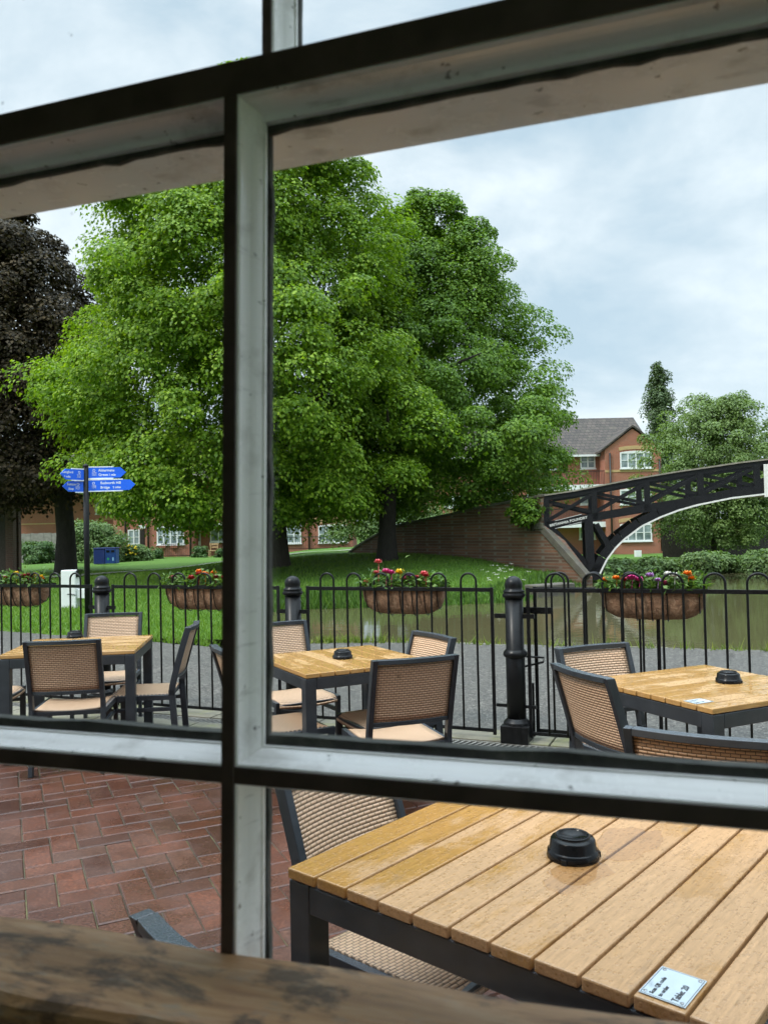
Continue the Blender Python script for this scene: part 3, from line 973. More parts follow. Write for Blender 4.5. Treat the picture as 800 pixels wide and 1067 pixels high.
def leaf_quads(P, N, T, size, wid):
    """kite-shaped leaves at P with normal N, long axis T"""
    T = T - N * np.sum(T * N, 1, keepdims=True)
    T /= np.linalg.norm(T, axis=1, keepdims=True) + 1e-9
    S = np.cross(N, T)
    s = size[:, None]; w = wid[:, None]
    a = P; b = P + T * s * 0.45 + S * w * 0.5 + N * s * 0.05; c = P + T * s - N * s * 0.12; d = P + T * s * 0.45 - S * w * 0.5 + N * s * 0.05
    V = np.stack([a, b, c, d], 1).reshape(-1, 3)
    Q = np.arange(len(V)).reshape(-1, 4)
    return V, Q


def unit(n):
    d = rng.normal(size=(n, 3)); return d / np.linalg.norm(d, axis=1, keepdims=True)


def trough(x, L, label, flowers, seed):
    rr = random.Random(seed)
    c = Vector((x, fy(x), RZ)) + fn * 0.10
    o = thing('flower_trough', label, 'flower trough', (c.x, c.y, c.z - 0.20), math.atan2(fd.y, fd.x), 'flower troughs hung on the railings')
    # liner
    nu, nv = 26, 12; V = []; Fq = []
    for i in range(nu + 1):
        u = -1 + 2 * i / nu
        s = (1 - abs(u) ** 5) ** 0.5 if abs(u) < 1 else 0.0
        for j in range(nv + 1):
            a = math.pi * j / nv
            jj = 0.006 * (rr.random() - 0.5)
            V.append((u * L / 2, -math.cos(a) * (0.085 * (0.35 + 0.65 * s) + jj), 0.205 - math.sin(a) * (0.195 * s + 0.004 + jj)))
    for i in range(nu):
        for j in range(nv):
            Fq.append((i * (nv + 1) + j, (i + 1) * (nv + 1) + j, (i + 1) * (nv + 1) + j + 1, i * (nv + 1) + j + 1))
    mb = MB(); mb.add(V, Fq, True); mb.add([(-L / 2, -.08, .198), (L / 2, -.08, .198), (L / 2, .08, .198), (-L / 2, .08, .198)], [(0, 1, 2, 3)])
    mb.build('liner', COIR, o)
    mb = MB()
    for yy in (-0.088, 0.088): mb.bx(-L / 2, L / 2, yy - 0.004, yy + 0.004, 0.196, 0.216)
    for xx in (-L / 2, L / 2): mb.bx(xx - 0.004, xx + 0.004, -0.0835, 0.0835, 0.196, 0.216)
    mb.build('rim', IRON, o)
    for k in range(7):
        u = -0.86 + 1.72 * k / 6
        s = (1 - abs(u) ** 5) ** 0.5
        p = [(u * L / 2, -math.cos(math.pi * j / 12) * (0.091 * (0.35 + 0.65 * s)), 0.205 - math.sin(math.pi * j / 12) * (0.203 * s + 0.006)) for j in range(13)]
        mb = MB(); mb.tube(p, 0.0035, 6); mb.build('rib', IRON, o)
    # leaves
    n = 1000
    P = np.column_stack([rng.uniform(-L / 2, L / 2, n), rng.normal(0, 0.05, n), 0.205 + np.abs(rng.normal(0, 0.045, n))])
    D = unit(n); D[:, 2] = np.abs(D[:, 2]) + 0.3; D /= np.linalg.norm(D, axis=1, keepdims=True)
    T = unit(n); T[:, 2] = T[:, 2] * 0.5 + 0.3
    V, Q = leaf_quads(P, D, T, rng.uniform(0.025, 0.06, n), rng.uniform(0.012, 0.03, n))
    obj('foliage', np_mesh('foliage', V, Q), PLANT, o)
    for (u, hgt, col, sz) in flowers:
        mb = MB(); cx = u * L / 2; cy = -0.03 + rr.uniform(-.04, .03); cz = 0.215 + hgt * 0.9; sz = sz * 1.15
        npet = 16
        for k in range(npet):
            a = 2 * math.pi * k / npet * 2.6; ti = 0.25 + 0.9 * (k / npet)
            d = Vector((math.cos(a) * math.cos(ti), math.sin(a) * math.cos(ti), math.sin(ti)))
            s_ = d.cross(Vector((0, 0, 1))).normalized(); p = Vector((cx, cy, cz))
            q = p + d * sz
            mb.add([p, p + d * sz * .6 + s_ * sz * .42, q, p + d * sz * .6 - s_ * sz * .42], [(0, 1, 2, 3)])
        mb.tube([(cx, cy, 0.2), (cx + 0.005, cy, cz)], 0.0025, 5)
        obj('flower', mb.mesh('flower', fix=False), PETAL[col], o)
    return o


trough(-3.43, 0.72, 'coir flower trough with yellow and dark red pansies, cut by the left edge', [(-.5, .06, 'white', .03), (-.05, .09, 'yellow', .036), (.03, .05, 'orange', .036), (.12, .06, 'crimson', .032), (.25, .07, 'red', .03), (.33, .05, 'crimson', .03), (.48, .08, 'crimson', .03), (.55, .06, 'red', .03), (.72, .08, 'yellow', .034), (.80, .06, 'yellow', .03), (.86, .04, 'orange', .03), (-.3, .05, 'red', .03)], 1)
trough(-1.58, 0.66, 'coir flower trough with orange and deep red blooms, beside the window bar', [(-.82, .05, 'red', .034), (-.68, .06, 'crimson', .03), (-.15, .05, 'red', .04), (.05, .11, 'orange', .034), (.12, .09, 'red', .03), (.3, .09, 'orange', .036), (.45, .10, 'orange', .03), (.6, .06, 'crimson', .034), (.75, .05, 'red', .034), (.85, .07, 'red', .03), (.93, .09, 'orange', .026)], 2)
trough(0.095, 0.66, 'coir flower trough with pink blooms and one yellow flower over the canal', [(-.58, .19, 'coral', .034), (-.66, .10, 'coral', .028), (-.35, .11, 'pink', .038), (-.22, .10, 'magenta', .036), (-.06, .10, 'yellow', .042), (.1, .05, 'pink', .042), (.16, .08, 'mauve', .03), (.38, .06, 'red', .032), (.52, .09, 'coral', .036), (.6, .08, 'red', .03), (-.85, .03, 'coral', .024)], 3)
trough(1.72, 0.68, 'coir flower trough with magenta, white and orange blooms behind the right table', [(-.86, .05, 'orange', .03), (-.66, .06, 'orange', .032), (-.5, .05, 'red', .03), (-.36, .06, 'magenta', .042), (-.22, .05, 'magenta', .036), (-.02, .08, 'mauve', .034), (.12, .05, 'mauve', .028), (.24, .03, 'magenta', .032), (.3, .09, 'white', .03), (.42, .08, 'white', .034), (.5, .05, 'white', .03), (.66, .09, 'orange', .036), (.74, .06, 'orange', .03)], 4)


# ------------------------------------------------------------------ tables
def table_parts(o, L, W, n, teak, h=0.74):
    pw = W / n; gap = 0.006; th = 0.024
    mb = MB()
    for k in range(n):
        y = -W / 2 + pw * (k + 0.5)
        e = random.uniform(-0.0015, 0.0015)
        mb.box((e, y, h - th / 2), (L, pw - gap, th))
    mb.build('tabletop', teak, o, 0.0035, 2)
    mb = MB(); t = 0.045; ah = 0.062; z0 = h - th - 0.004
    i = 0.004
    for y in (-W / 2 + t / 2 + i, W / 2 - t / 2 - i): mb.box((0, y, z0 - ah / 2), (L - 2 * i - 0.126, t, ah))
    for x in (-L / 2 + t / 2 + i, L / 2 - t / 2 - i): mb.box((x, 0, z0 - ah / 2), (t, W - 2 * i - 0.126, ah))
    mb.build('apron', FRAME, o, 0.003)
    for sx in (-1, 1):
        for sy in (-1, 1):
            mb = MB(); mb.box((sx * (L / 2 - 0.0345), sy * (W / 2 - 0.0345), z0 / 2 + 0.011), (0.063, 0.063, z0 - 0.022)); mb.build('leg', FRAME, o, 0.003)


def rot2(v, a):
    return Vector((v[0] * math.cos(a) - v[1] * math.sin(a), v[0] * math.sin(a) + v[1] * math.cos(a), 0))


TAB = 'slatted teak tables on the terrace'
an = R_(49.3)
NL, NW = 1.0, 1.0
cN = Vector((-0.238, 1.872, 0)) + rot2((NL / 2, -NW / 2), an)
t_near = thing('terrace_table', 'large slatted teak table nearest the window, with a round black ashtray', 'table', (cN.x, cN.y, 0.022), an, TAB)
table_parts(t_near, NL, NW, 11, TEAK, 0.718)
a3 = R_(25.5)
c3 = Vector((1.33, 3.36, 0)) + rot2((0.4, 0.4), a3)
t3 = thing('terrace_table', 'soaked teak table at the right edge, in front of the gate', 'table', (c3.x, c3.y, 0.022), a3, TAB)
table_parts(t3, 0.8, 0.8, 9, TEAK_WET, 0.718)
a2 = R_(118)
c2 = Vector((-0.44, 4.38, 0)) + rot2((0.4, -0.4), a2)
t2 = thing('terrace_table', 'teak table right of the window bar, before the middle post', 'table', (c2.x, c2.y, 0.022), a2, TAB)
table_parts(t2, 0.8, 0.8, 9, TEAK_WET, 0.718)
a1 = R_(8)
c1 = Vector((-2.16, 5.80, 0))
t1 = thing('terrace_table', 'teak table furthest left, under the blue signpost', 'table', (c1.x, c1.y, 0.022), a1, TAB)
table_parts(t1, 0.86, 0.84, 9, TEAK_WET, 0.718)


# ashtrays
NOTCH = M_simple('notch_dark', (0.004, 0.004, 0.004), 0.8)
def ashtray(p, label, rz):
    o = thing('ashtray', label, 'ashtray', (p[0], p[1], 0.7405), rz, 'black windproof ashtrays')
    mb = MB(); mb.lathe([(0.0, 0.0), (0.059, 0.0), (0.060, 0.004), (0.058, 0.017), (0.0555, 0.0185), (0.054, 0.020), (0.051, 0.040), (0.048, 0.044), (0.040, 0.045), (0.039, 0.046)], 36); mb.build('body', ASH, o)
    mb = MB(); mb.lathe([(0.039, 0.044), (0.0395, 0.050), (0.037, 0.052), (0.0345, 0.050), (0.033, 0.045), (0.0, 0.0435)], 36)
    mb.build('lid', ASH, o)
    for k in range(3):
        a = k * 2.1 + 0.4
        mb = MB(); mb.box((0.0592 * math.cos(a), 0.0592 * math.sin(a), 0.006), (0.006, 0.011, 0.012), Matrix.Rotation(a, 3, 'Z'))
        mb.build('notch', NOTCH, o)
    return o


for (u, v), l in (((597, 893), 'glossy black ashtray on the large near table'), ((357, 686), 'black ashtray on the middle table before the canal'), ((759, 711), 'black ashtray on the soaked table at the right edge'), ((78, 664.5), 'black ashtray on the left table under the signpost')):
    p = onz(u, v, 0.74); ashtray((p.x, p.y), l, random.uniform(0, 6))

# thin rain puddles on the near table
pt = NT('rain_water')
_tr = pt.node('ShaderNodeBsdfTransparent'); _tr.inputs[0].default_value = (0.95, 0.885, 0.775, 1)
_gl = pt.node('ShaderNodeBsdfGlossy'); _gl.inputs['Roughness'].default_value = 0.03
pt.l.new(pt.bump(pt.noise(pt.coord(), 22, 2), 0.15, 0.002), _gl.inputs['Normal'])
_lw = pt.node('ShaderNodeLayerWeight'); _lw.inputs['Blend'].default_value = 0.5
_mx = pt.node('ShaderNodeMixShader')
pt.l.new(pt.math('ADD', 0.03, pt.math('MULTIPLY', pt.math('POWER', _lw.outputs['Facing'], 4.0), 0.9)), _mx.inputs[0])
pt.l.new(_tr.outputs[0], _mx.inputs[1]); pt.l.new(_gl.outputs[0], _mx.inputs[2]); pt.l.new(_mx.outputs[0], pt.out.inputs['Surface'])
for (u, v, rx, ry, sd0, l) in ((600, 912, 0.062, 0.085, 2.0, 'thin rain puddle in front of the ashtray on the near table'), (655, 878, 0.060, 0.13, 5.0, 'thin rain puddle right of the ashtray on the near table')):
    q = onz(u, v, 0.741); mb = MB(); n = 48; top_ = []; bot_ = []
    for k in range(n):
        a = 2 * math.pi * k / n
        r = 1 + 0.16 * math.sin(2 * a + sd0) + 0.12 * math.sin(3 * a + 2 * sd0) + 0.07 * math.sin(7 * a + sd0) + 0.05 * math.sin(11 * a)
        p = rot2((ry * r * math.cos(a), rx * r * math.sin(a)), an)
        bot_.append(Vector((p.x, p.y, 0.0))); top_.append(Vector((p.x * 0.97, p.y * 0.97, 0.0005)))
    mb.add(bot_ + top_, [tuple(range(n, 2 * n))] + [(k, (k + 1) % n, n + (k + 1) % n, n + k) for k in range(n)])
    o = mb.build('rain_puddle', pt.m); o.location = (q.x, q.y, 0.7404); tag(o, l, 'puddle', 'rain puddles on the near table')

# ------------------------------------------------------------------ lettering
INK = M_simple('printed_ink', (0.02, 0.02, 0.025), 0.6, 0.1)
WHITE_LET = M_simple('white_lettering', (0.75, 0.78, 0.80), 0.5, 0.05)


def text_mesh(s, size, bold=0.0, align='LEFT', extrude=0.0004):
    cu = bpy.data.curves.new('txt', 'FONT'); cu.body = s; cu.size = size; cu.offset = bold; cu.align_x = align; cu.extrude = extrude
    cu.resolution_u = 2
    o = bpy.data.objects.new('txt', cu); COL.objects.link(o)
    dg = bpy.context.evaluated_depsgraph_get(); dg.update()
    me = bpy.data.meshes.new_from_object(o.evaluated_get(dg))
    bpy.data.objects.remove(o); bpy.data.curves.remove(cu)
    return me


PAPER = M_simple('laminated_white_card', (0.46, 0.52, 0.56), 0.3, 0.06, 30, 0.1)


def sticker(table, lx, ly, sx, sy, label):
    """card on the tabletop in table coordinates"""
    o = thing('table_card', label, 'sticker', table.matrix_basis @ Vector((lx, ly, 0.7195)), table.rotation_euler.z, 'table number cards')
    mb = MB(); mb.box((0, 0, 0.0005), (sx, sy, 0.001)); mb.build('card', PAPER, o)
    mb = MB()
    for (x0, x1, y0, y1) in ((-sx / 2 + .002, sx / 2 - .002, sy / 2 - .003, sy / 2 - .002), (-sx / 2 + .002, sx / 2 - .002, -sy / 2 + .002, -sy / 2 + .003),
                             (-sx / 2 + .002, -sx / 2 + .003, -sy / 2 + .003, sy / 2 - .003), (sx / 2 - .003, sx / 2 - .002, -sy / 2 + .003, sy / 2 - .003)):
        mb.bx(x0, x1, y0, y1, 0.001, 0.0012)
    mb.build('border', INK, o)
    for px in (-1, 1):
        for py in (-1, 1):
            mb = MB(); mb.lathe([(0.0032, 0.001), (0.0032, 0.0018), (0.0, 0.0022)], 10, (px * (sx / 2 - 0.009), py * (sy / 2 - 0.008), 0)); mb.build('screw', M_simple('screw_steel', (0.35, 0.35, 0.36), 0.3, 0.1, 20, 0, 0.9), o)
    for txt, yy, sz in (('Scan QR code', sy * 0.26, 0.0088), ('to order', sy * 0.08, 0.0088), ('Table: 20', -sy * 0.26, 0.0130)):
        me = text_mesh(txt, sz * 1.15, 0.0003)
        t = obj('lettering', me, INK, o); t.location = (-sx / 2 + 0.007, yy - 0.003, 0.0012)
    return o


pwn = NW / 11
sticker(t_near, -NL / 2 + 0.062, NW / 2 - pwn * 9.5, 0.098, 0.076, 'white card reading Table 20 screwed to the near table')
sticker(t3, -0.4 + 0.06, -0.4 + 0.8 / 9 * 1.5, 0.098, 0.076, 'white card on the corner of the soaked right hand table')


# ------------------------------------------------------------------ chairs
def uv_grid(fn_, nu, nv, su, sv, smooth=True):
    """closed thin woven panel from a grid function (front), offset back"""
    V = []; UV = []
    for side in (0, 1):
        for j in range(nv + 1):
            for i in range(nu + 1):
                V.append(fn_(i / nu, j / nv, side)); UV.append((i / nu * su, j / nv * sv))
    N = (nu + 1) * (nv + 1); Fq = []
    for j in range(nv):
        for i in range(nu):
            a = j * (nu + 1) + i
            Fq.append((a, a + 1, a + nu + 2, a + nu + 1)); b = a + N
            Fq.append((b, b + nu + 1, b + nu + 2, b + 1))
    rimi = [i for i in range(nu + 1)] + [(j + 1) * (nu + 1) + nu for j in range(nv)] + [nv * (nu + 1) + nu - 1 - i for i in range(nu)] + [(nv - 1 - j) * (nu + 1) for j in range(nv - 1)]
    for k in range(len(rimi)):
        a, b = rimi[k], rimi[(k + 1) % len(rimi)]
        Fq.append((a, a + N, b + N, b))
    me = bpy.data.meshes.new('weave'); me.from_pydata([tuple(v) for v in V], [], Fq)
    ul = me.uv_layers.new(name='UVMap')
    for lp in me.loops: ul.data[lp.index].uv = UV[lp.vertex_index]
    for p in me.polygons: p.use_smooth = True
    me.update(); return me


CH = 'woven chairs with dark frames'
HW, TW, TD = 0.215, 0.026, 0.042


def strip(mb, pts, a, b):
    """one continuous rectangular bar through pts with cross-section axes a, b"""
    vs = []; n = len(pts)
    for p in pts:
        for i, j in ((-1, -1), (1, -1), (1, 1), (-1, 1)):
            vs.append(p + a * (i / 2) + b * (j / 2))
    fs = [(0, 1, 2, 3), tuple(4 * (n - 1) + k for k in (3, 2, 1, 0))]
    for s in range(n - 1):
        for k in range(4):
            k2 = (k + 1) % 4
            fs.append((4 * s + k, 4 * s + 4 + k, 4 * s + 4 + k2, 4 * s + k2))
    mb.add(vs, fs)


def make_chair():
    o = thing('woven_chair', 'x', 'chair', (0, 0, 0.022), 0, CH)

    def backy(z): return -0.215 - 0.115 * ((z - 0.42) / 0.42) ** 1.15 if z > 0.42 else -0.215
    # woven back, bowed a little
    def fb(u, v, s):
        z = 0.520 + v * 0.298; x = -HW + TW / 2 + u * (2 * HW - TW)
        bow = -0.022 * (1 - (2 * u - 1) ** 2)
        return (x, backy(z) + bow + (0.006 if s else -0.006), z)
    obj('backrest', uv_grid(fb, 12, 8, 0.404, 0.305), WEAVE_F, o)
    def fs(u, v, s):
        y = -0.20 + v * 0.43; x = -HW + TW / 2 + u * (2 * HW - TW)
        dip = -0.012 * (1 - (2 * u - 1) ** 2) - 0.03 * max(0, v - 0.86) ** 2 / 0.02
        return (x, y, 0.402 + dip + (-0.012 if s else 0.0))
    obj('seat', uv_grid(fs, 10, 12, 0.404, 0.43), WEAVE_F, o)
    mb = MB()
    for sx in (-1, 1):
        zs = [0.39, 0.46, 0.53, 0.63, 0.73, 0.847]
        strip(mb, [Vector((sx * HW, backy(z), z)) for z in zs], Vector((TW, 0, 0)), Vector((0, TD, 0)))
    n = 8
    for (z, hh, dd) in ((0.835, 0.024, TD), (0.512, 0.022, 0.026)):
        strip(mb, [Vector((-HW + TW / 2 + k / n * (2 * HW - TW), backy(z) - 0.022 * (1 - (2 * k / n - 1) ** 2), z)) for k in range(n + 1)], Vector((0, dd, 0)), Vector((0, 0, hh)))
    mb.build('back_frame', FRAME, o, 0.0025, 2)
    mb = MB()
    for sx in (-1, 1): mb.bar((sx * HW, -0.20, 0.380), (sx * HW, 0.225, 0.380), TW, 0.034)
    mb.bar((-HW, 0.21, 0.367), (HW, 0.21, 0.367), TW, 0.026); mb.bar((-HW, -0.19, 0.374), (HW, -0.19, 0.374), TW, 0.026)
    mb.build('seat_frame', FRAME, o, 0.002)
    for sx in (-1, 1):
        mb = MB(); mb.bar((sx * HW, -0.245, 0.0), (sx * HW, -0.215, 0.43), TW, TD, (0, 1, 0)); mb.build('leg', FRAME, o, 0.002)
        mb = MB(); mb.bar((sx * HW, 0.205, 0.0), (sx * HW, 0.205, 0.364), TW, 0.036, (0, 1, 0)); mb.build('leg', FRAME, o, 0.002)
        mb = MB(); mb.bar((sx * HW, -0.215, 0.300), (sx * HW, 0.19, 0.300), 0.018, 0.026); mb.build('stretcher', FRAME, o, 0.002)
    return o


def chair_spec(p, q):
    """chair from the two top corners of its back (left, right seen from behind) in plan"""
    p = Vector((p[0], p[1], 0)); q = Vector((q[0], q[1], 0))
    d = (q - p).normalized(); f = Vector((-d.y, d.x, 0))     # facing
    mid = (p + q) / 2 + f * 0.31
    return mid.x, mid.y, math.atan2(d.y, d.x)


ZT = 0.87
def tp(u, v, z=ZT):
    w = onz(u, v, z); return (w.x, w.y)


def by_center(c, ang):
    return (c[0], c[1], ang)


chairs = []
# left table (facing direction angle = rz + 90deg)
chairs.append((*chair_spec(tp(19.5, 668.5), tp(111, 665.0)), 'woven chair with its back to us in front of the left table'))
chairs.append((-2.20, 6.42, R_(188), 'woven chair on the far side of the left table, below the iron post'))
chairs.append((-1.70, 5.76, R_(95), 'woven chair seen side-on at the right of the left table'))
chairs.append((-2.86, 5.78, R_(-84), 'woven chair at the left picture edge, mostly cut off'))
# middle table
chairs.append((*chair_spec(tp(388.0, 687.5), tp(473, 681)), 'woven chair with its back to us at the middle table, right of its leg'))
chairs.append((*chair_spec(tp(472.9, 665.6), tp(425.7, 656.5)), 'woven chair across the middle table, half behind the nearer chair back'))
chairs.append((-0.62, 5.50, R_(-151), 'woven chair on the far left of the middle table, beside the window bar'))
chairs.append((-0.60, 4.65, R_(-62), 'woven chair tucked in on the near left of the middle table'))
# right table
chairs.append((*chair_spec(tp(654.4, 669.5), tp(583, 676)), 'woven chair behind the right table, nearest the railings'))
chairs.append((*chair_spec(tp(580.6, 690), tp(641.4, 706.9)), 'woven chair at the left side of the right table, seen from behind'))
chairs.append((*chair_spec((0.76, 2.59), (1.135, 2.375)), 'woven chair with its wide back along the lower edge of the right pane'))
chairs.append((2.05, 3.45, R_(115), 'woven chair at the right picture edge, only its seat showing'))
# near table
def nt(lx, ly): return cN + rot2((lx, ly), an)
p = nt(-0.5 + 0.50, 0.5 + 0.0); chairs.append((p.x, p.y, an - math.pi, 'woven chair at the far left side of the large near table'))
chairs.append((*chair_spec((-0.447, 1.54), (-0.447 + 0.304, 1.54 - 0.304)), 'woven chair under the near table, its rain-beaded corner left of the window bar'))
proto = make_chair()
for i, (x, y, a, l) in enumerate(chairs):
    o = proto if i == 0 else copy_tree(proto)
    o.location = (x, y, 0.022); o.rotation_euler = (0, 0, a); o['label'] = l
    if i >= 12: o.scale.z = 0.92          # the two at the near table are a lower pattern

# ------------------------------------------------------------------ signpost and small things on the lawn
def gz(x, y):
    return float(terrain_h(np.array([x]), np.array([y]))[0])


sp = at(90.3, 560, 13.0)
sgn = thing('fingerpost', 'black fingerpost with four blue direction arms behind the left table', 'signpost', (sp.x, sp.y, gz(sp.x, sp.y)))
PMET = mat_iron('black_post_paint', 0.4)
mb = MB(); mb.tube([(0, 0, 0), (0, 0, 2.62)], 0.044, 12); mb.lathe([(0.044, 2.62), (0.05, 2.63), (0.04, 2.66), (0.0, 2.68)], 12); mb.build('post', PMET, sgn)
BLUE = M_simple('royal_blue_enamel', (0.006, 0.12, 0.78), 0.35, 0.06, 5)


def finger(ang, z, L, lines, side):
    """arm pointing along +x of its own frame; side=+1 arm goes to the viewer's right"""
    f = MB(); h = 0.165; th = 0.022
    f.extr([(0.045, -th / 2, -h / 2), (L - 0.09, -th / 2, -h / 2), (L, -th / 2, 0), (L - 0.09, -th / 2, h / 2), (0.045, -th / 2, h / 2)], (0, th, 0))
    a = f.build('sign_arm', BLUE, sgn)
    a.location = (0, 0, z); a.rotation_euler = (0, 0, ang)
    b = MB(); b.bx(0.045, L - 0.2, -th / 2 - 0.002, th / 2 + 0.002, h / 2 + 0.001, h / 2 + 0.018); b.bx(0.045, L - 0.2, -th / 2 - 0.002, th / 2 + 0.002, -h / 2 - 0.018, -h / 2 - 0.001)
    b.build('arm_strip', WHITE_LET, a)
    fl = 1 if side > 0 else -1
    for (txt, x, zz, sz) in lines:
        me = text_mesh(txt, sz, 0.0012)
        t = obj('lettering', me, WHITE_LET, a)
        if side > 0:
            t.location = (x, -th / 2 - 0.0006, zz); t.rotation_euler = (math.pi / 2, 0, 0)
        else:
            t.location = (x, th / 2 + 0.0006, zz); t.rotation_euler = (math.pi / 2, 0, math.pi)
    # small walker symbol: ring over three wavy lines
    s = MB(); cx = 0.13
    yo = (-th / 2 - 0.001) if side > 0 else (th / 2 + 0.001)
    s.tube([(cx + 0.018 * math.cos(k * .52), yo, 0.035 + 0.018 * math.sin(k * .52)) for k in range(13)], 0.004, 5)
    for q in (0.0, -0.02, -0.04): s.tube([(cx - 0.03 + 0.01 * k, yo, q + 0.005 * math.sin(k * 1.5)) for k in range(8)], 0.003, 5)
    s.build('symbol', WHITE_LET, a)


finger(R_(4), 2.53, 0.63, [('Aldermans', 0.20, 0.018, 0.058), ('Green', 0.20, -0.052, 0.058), ('1 mile', 0.36, -0.05, 0.045)], 1)
finger(R_(-3), 2.325, 0.80, [('Bedworth Hill', 0.24, 0.018, 0.058), ('Bridge', 0.24, -0.052, 0.058), ('2 miles', 0.44, -0.05, 0.045)], 1)
finger(R_(236), 2.495, 0.46, [('Longford', 0.43, 0.018, 0.052), ('1 mile', 0.40, -0.052, 0.045)], -1)
finger(R_(220), 2.31, 0.37, [('Sutton', 0.30, 0.018, 0.052), ('Stop', 0.28, -0.052, 0.045)], -1)

WP = M_simple('white_gate_paint', (0.74, 0.74, 0.73), 0.5, 0.06, 10)
p = at(74, 631.5, 17.6); wx, wy = p.x, p.y; wz = gz(wx, wy)
o = thing('mooring_post', 'white painted timber post with a short side arm on the lawn', 'post', (wx, wy, wz))
mb = MB(); mb.box((0, 0, 0.40), (0.31, 0.30, 0.82)); mb.build('post', WP, o, 0.015)
mb = MB(); mb.box((0.30, 0.0, 0.30), (0.28, 0.22, 0.20)); mb.build('side_arm', WP, o, 0.01)
mb = MB(); mb.box((0.185, -0.02, 0.74), (0.05, 0.20, 0.16), Matrix.Rotation(0.3, 3, 'Y')); mb.build('strap', IRON, o)
mb = MB(); mb.tube([(-0.02, -0.152, 0.30), (0.06, -0.158, 0.30), (0.17, -0.158, 0.28)], 0.008, 6); mb.build('bolt', IRON, o)

p = at(111, 587.5, 39.0); bz = gz(p.x, p.y)
o = thing('recycling_bin', 'dark blue twin recycling bin under the copper tree', 'bin', (p.x, p.y, bz))
NAVY = M_simple('navy_bin_plastic', (0.008, 0.025, 0.16), 0.45, 0.1, 4); BLUEB = M_simple('blue_bin_plastic', (0.008, 0.05, 0.24), 0.45, 0.1, 4)
mb = MB(); mb.box((-0.26, 0, 0.40), (0.54, 0.5, 0.72)); mb.build('body', NAVY, o, 0.02)
mb = MB(); mb.box((0.28, -0.01, 0.40), (0.50, 0.5, 0.70)); mb.build('body', BLUEB, o, 0.02)
for x in (0.16, 0.39):
    mb = MB(); mb.box((x, -0.265, 0.64), (0.15, 0.012, 0.10)); mb.build('opening', IRON, o)
mb = MB(); mb.lathe([(0.0, 0), (0.06, 0)], 12); b_ = mb.build('symbol', M_simple('recycling_green', (0.02, 0.30, 0.12), 0.5), o); b_.location = (0.17, -0.262, 0.28); b_.rotation_euler = (math.pi / 2, 0, 0)
mb = MB(); mb.box((0.40, -0.262, 0.27), (0.07, 0.004, 0.16)); mb.build('symbol', M_simple('recycling_sky', (0.25, 0.45, 0.75), 0.5), o)
mb = MB(); mb.box((0.01, 0, 0.785), (1.10, 0.54, 0.05)); mb.build('lid', NAVY, o, 0.015)


# ------------------------------------------------------------------ vegetation generators
def clumps_to_mesh(C, Rr, per, leaf, center, flat=0.62, droop=0.25, seed=0, low=-0.35):
    """leafy domes: C centres, Rr radii, per leaves for each"""
    n = len(C) * per
    cid = np.repeat(np.arange(len(C)), per)
    D = unit(n)
    flip = (D[:, 2] < low) & (rng.random(n) < 0.86); D[flip, 2] *= -1
    rad = rng.uniform(0.55, 1.05, n) ** 0.6
    P = C[cid] + D * (Rr[cid] * rad)[:, None] * np.array([1, 1, flat])
    out = P - np.asarray(center); out[:, 2] *= 0.3
    out /= np.linalg.norm(out, axis=1, keepdims=True) + 1e-6
    N = D * 0.55 + out * 0.35 + np.array([0, 0, 0.55]) + rng.normal(0, 0.40, (n, 3))
    N /= np.linalg.norm(N, axis=1, keepdims=True)
    T = D * 0.6 + out * 0.6 + np.array([0, 0, -droop - 0.35]) + rng.normal(0, 0.45, (n, 3))
    sz = leaf * rng.uniform(0.65, 1.25, n)
    return leaf_quads(P, N, T, sz, sz * 0.78)


def lumpy(a, z, ph):
    return 1 + 0.10 * np.sin(3 * a + z * 0.7 + ph) + 0.07 * np.sin(5 * a - z * 1.1 + 2 * ph) + 0.06 * np.sin(2.1 * z + a * 2 + ph)


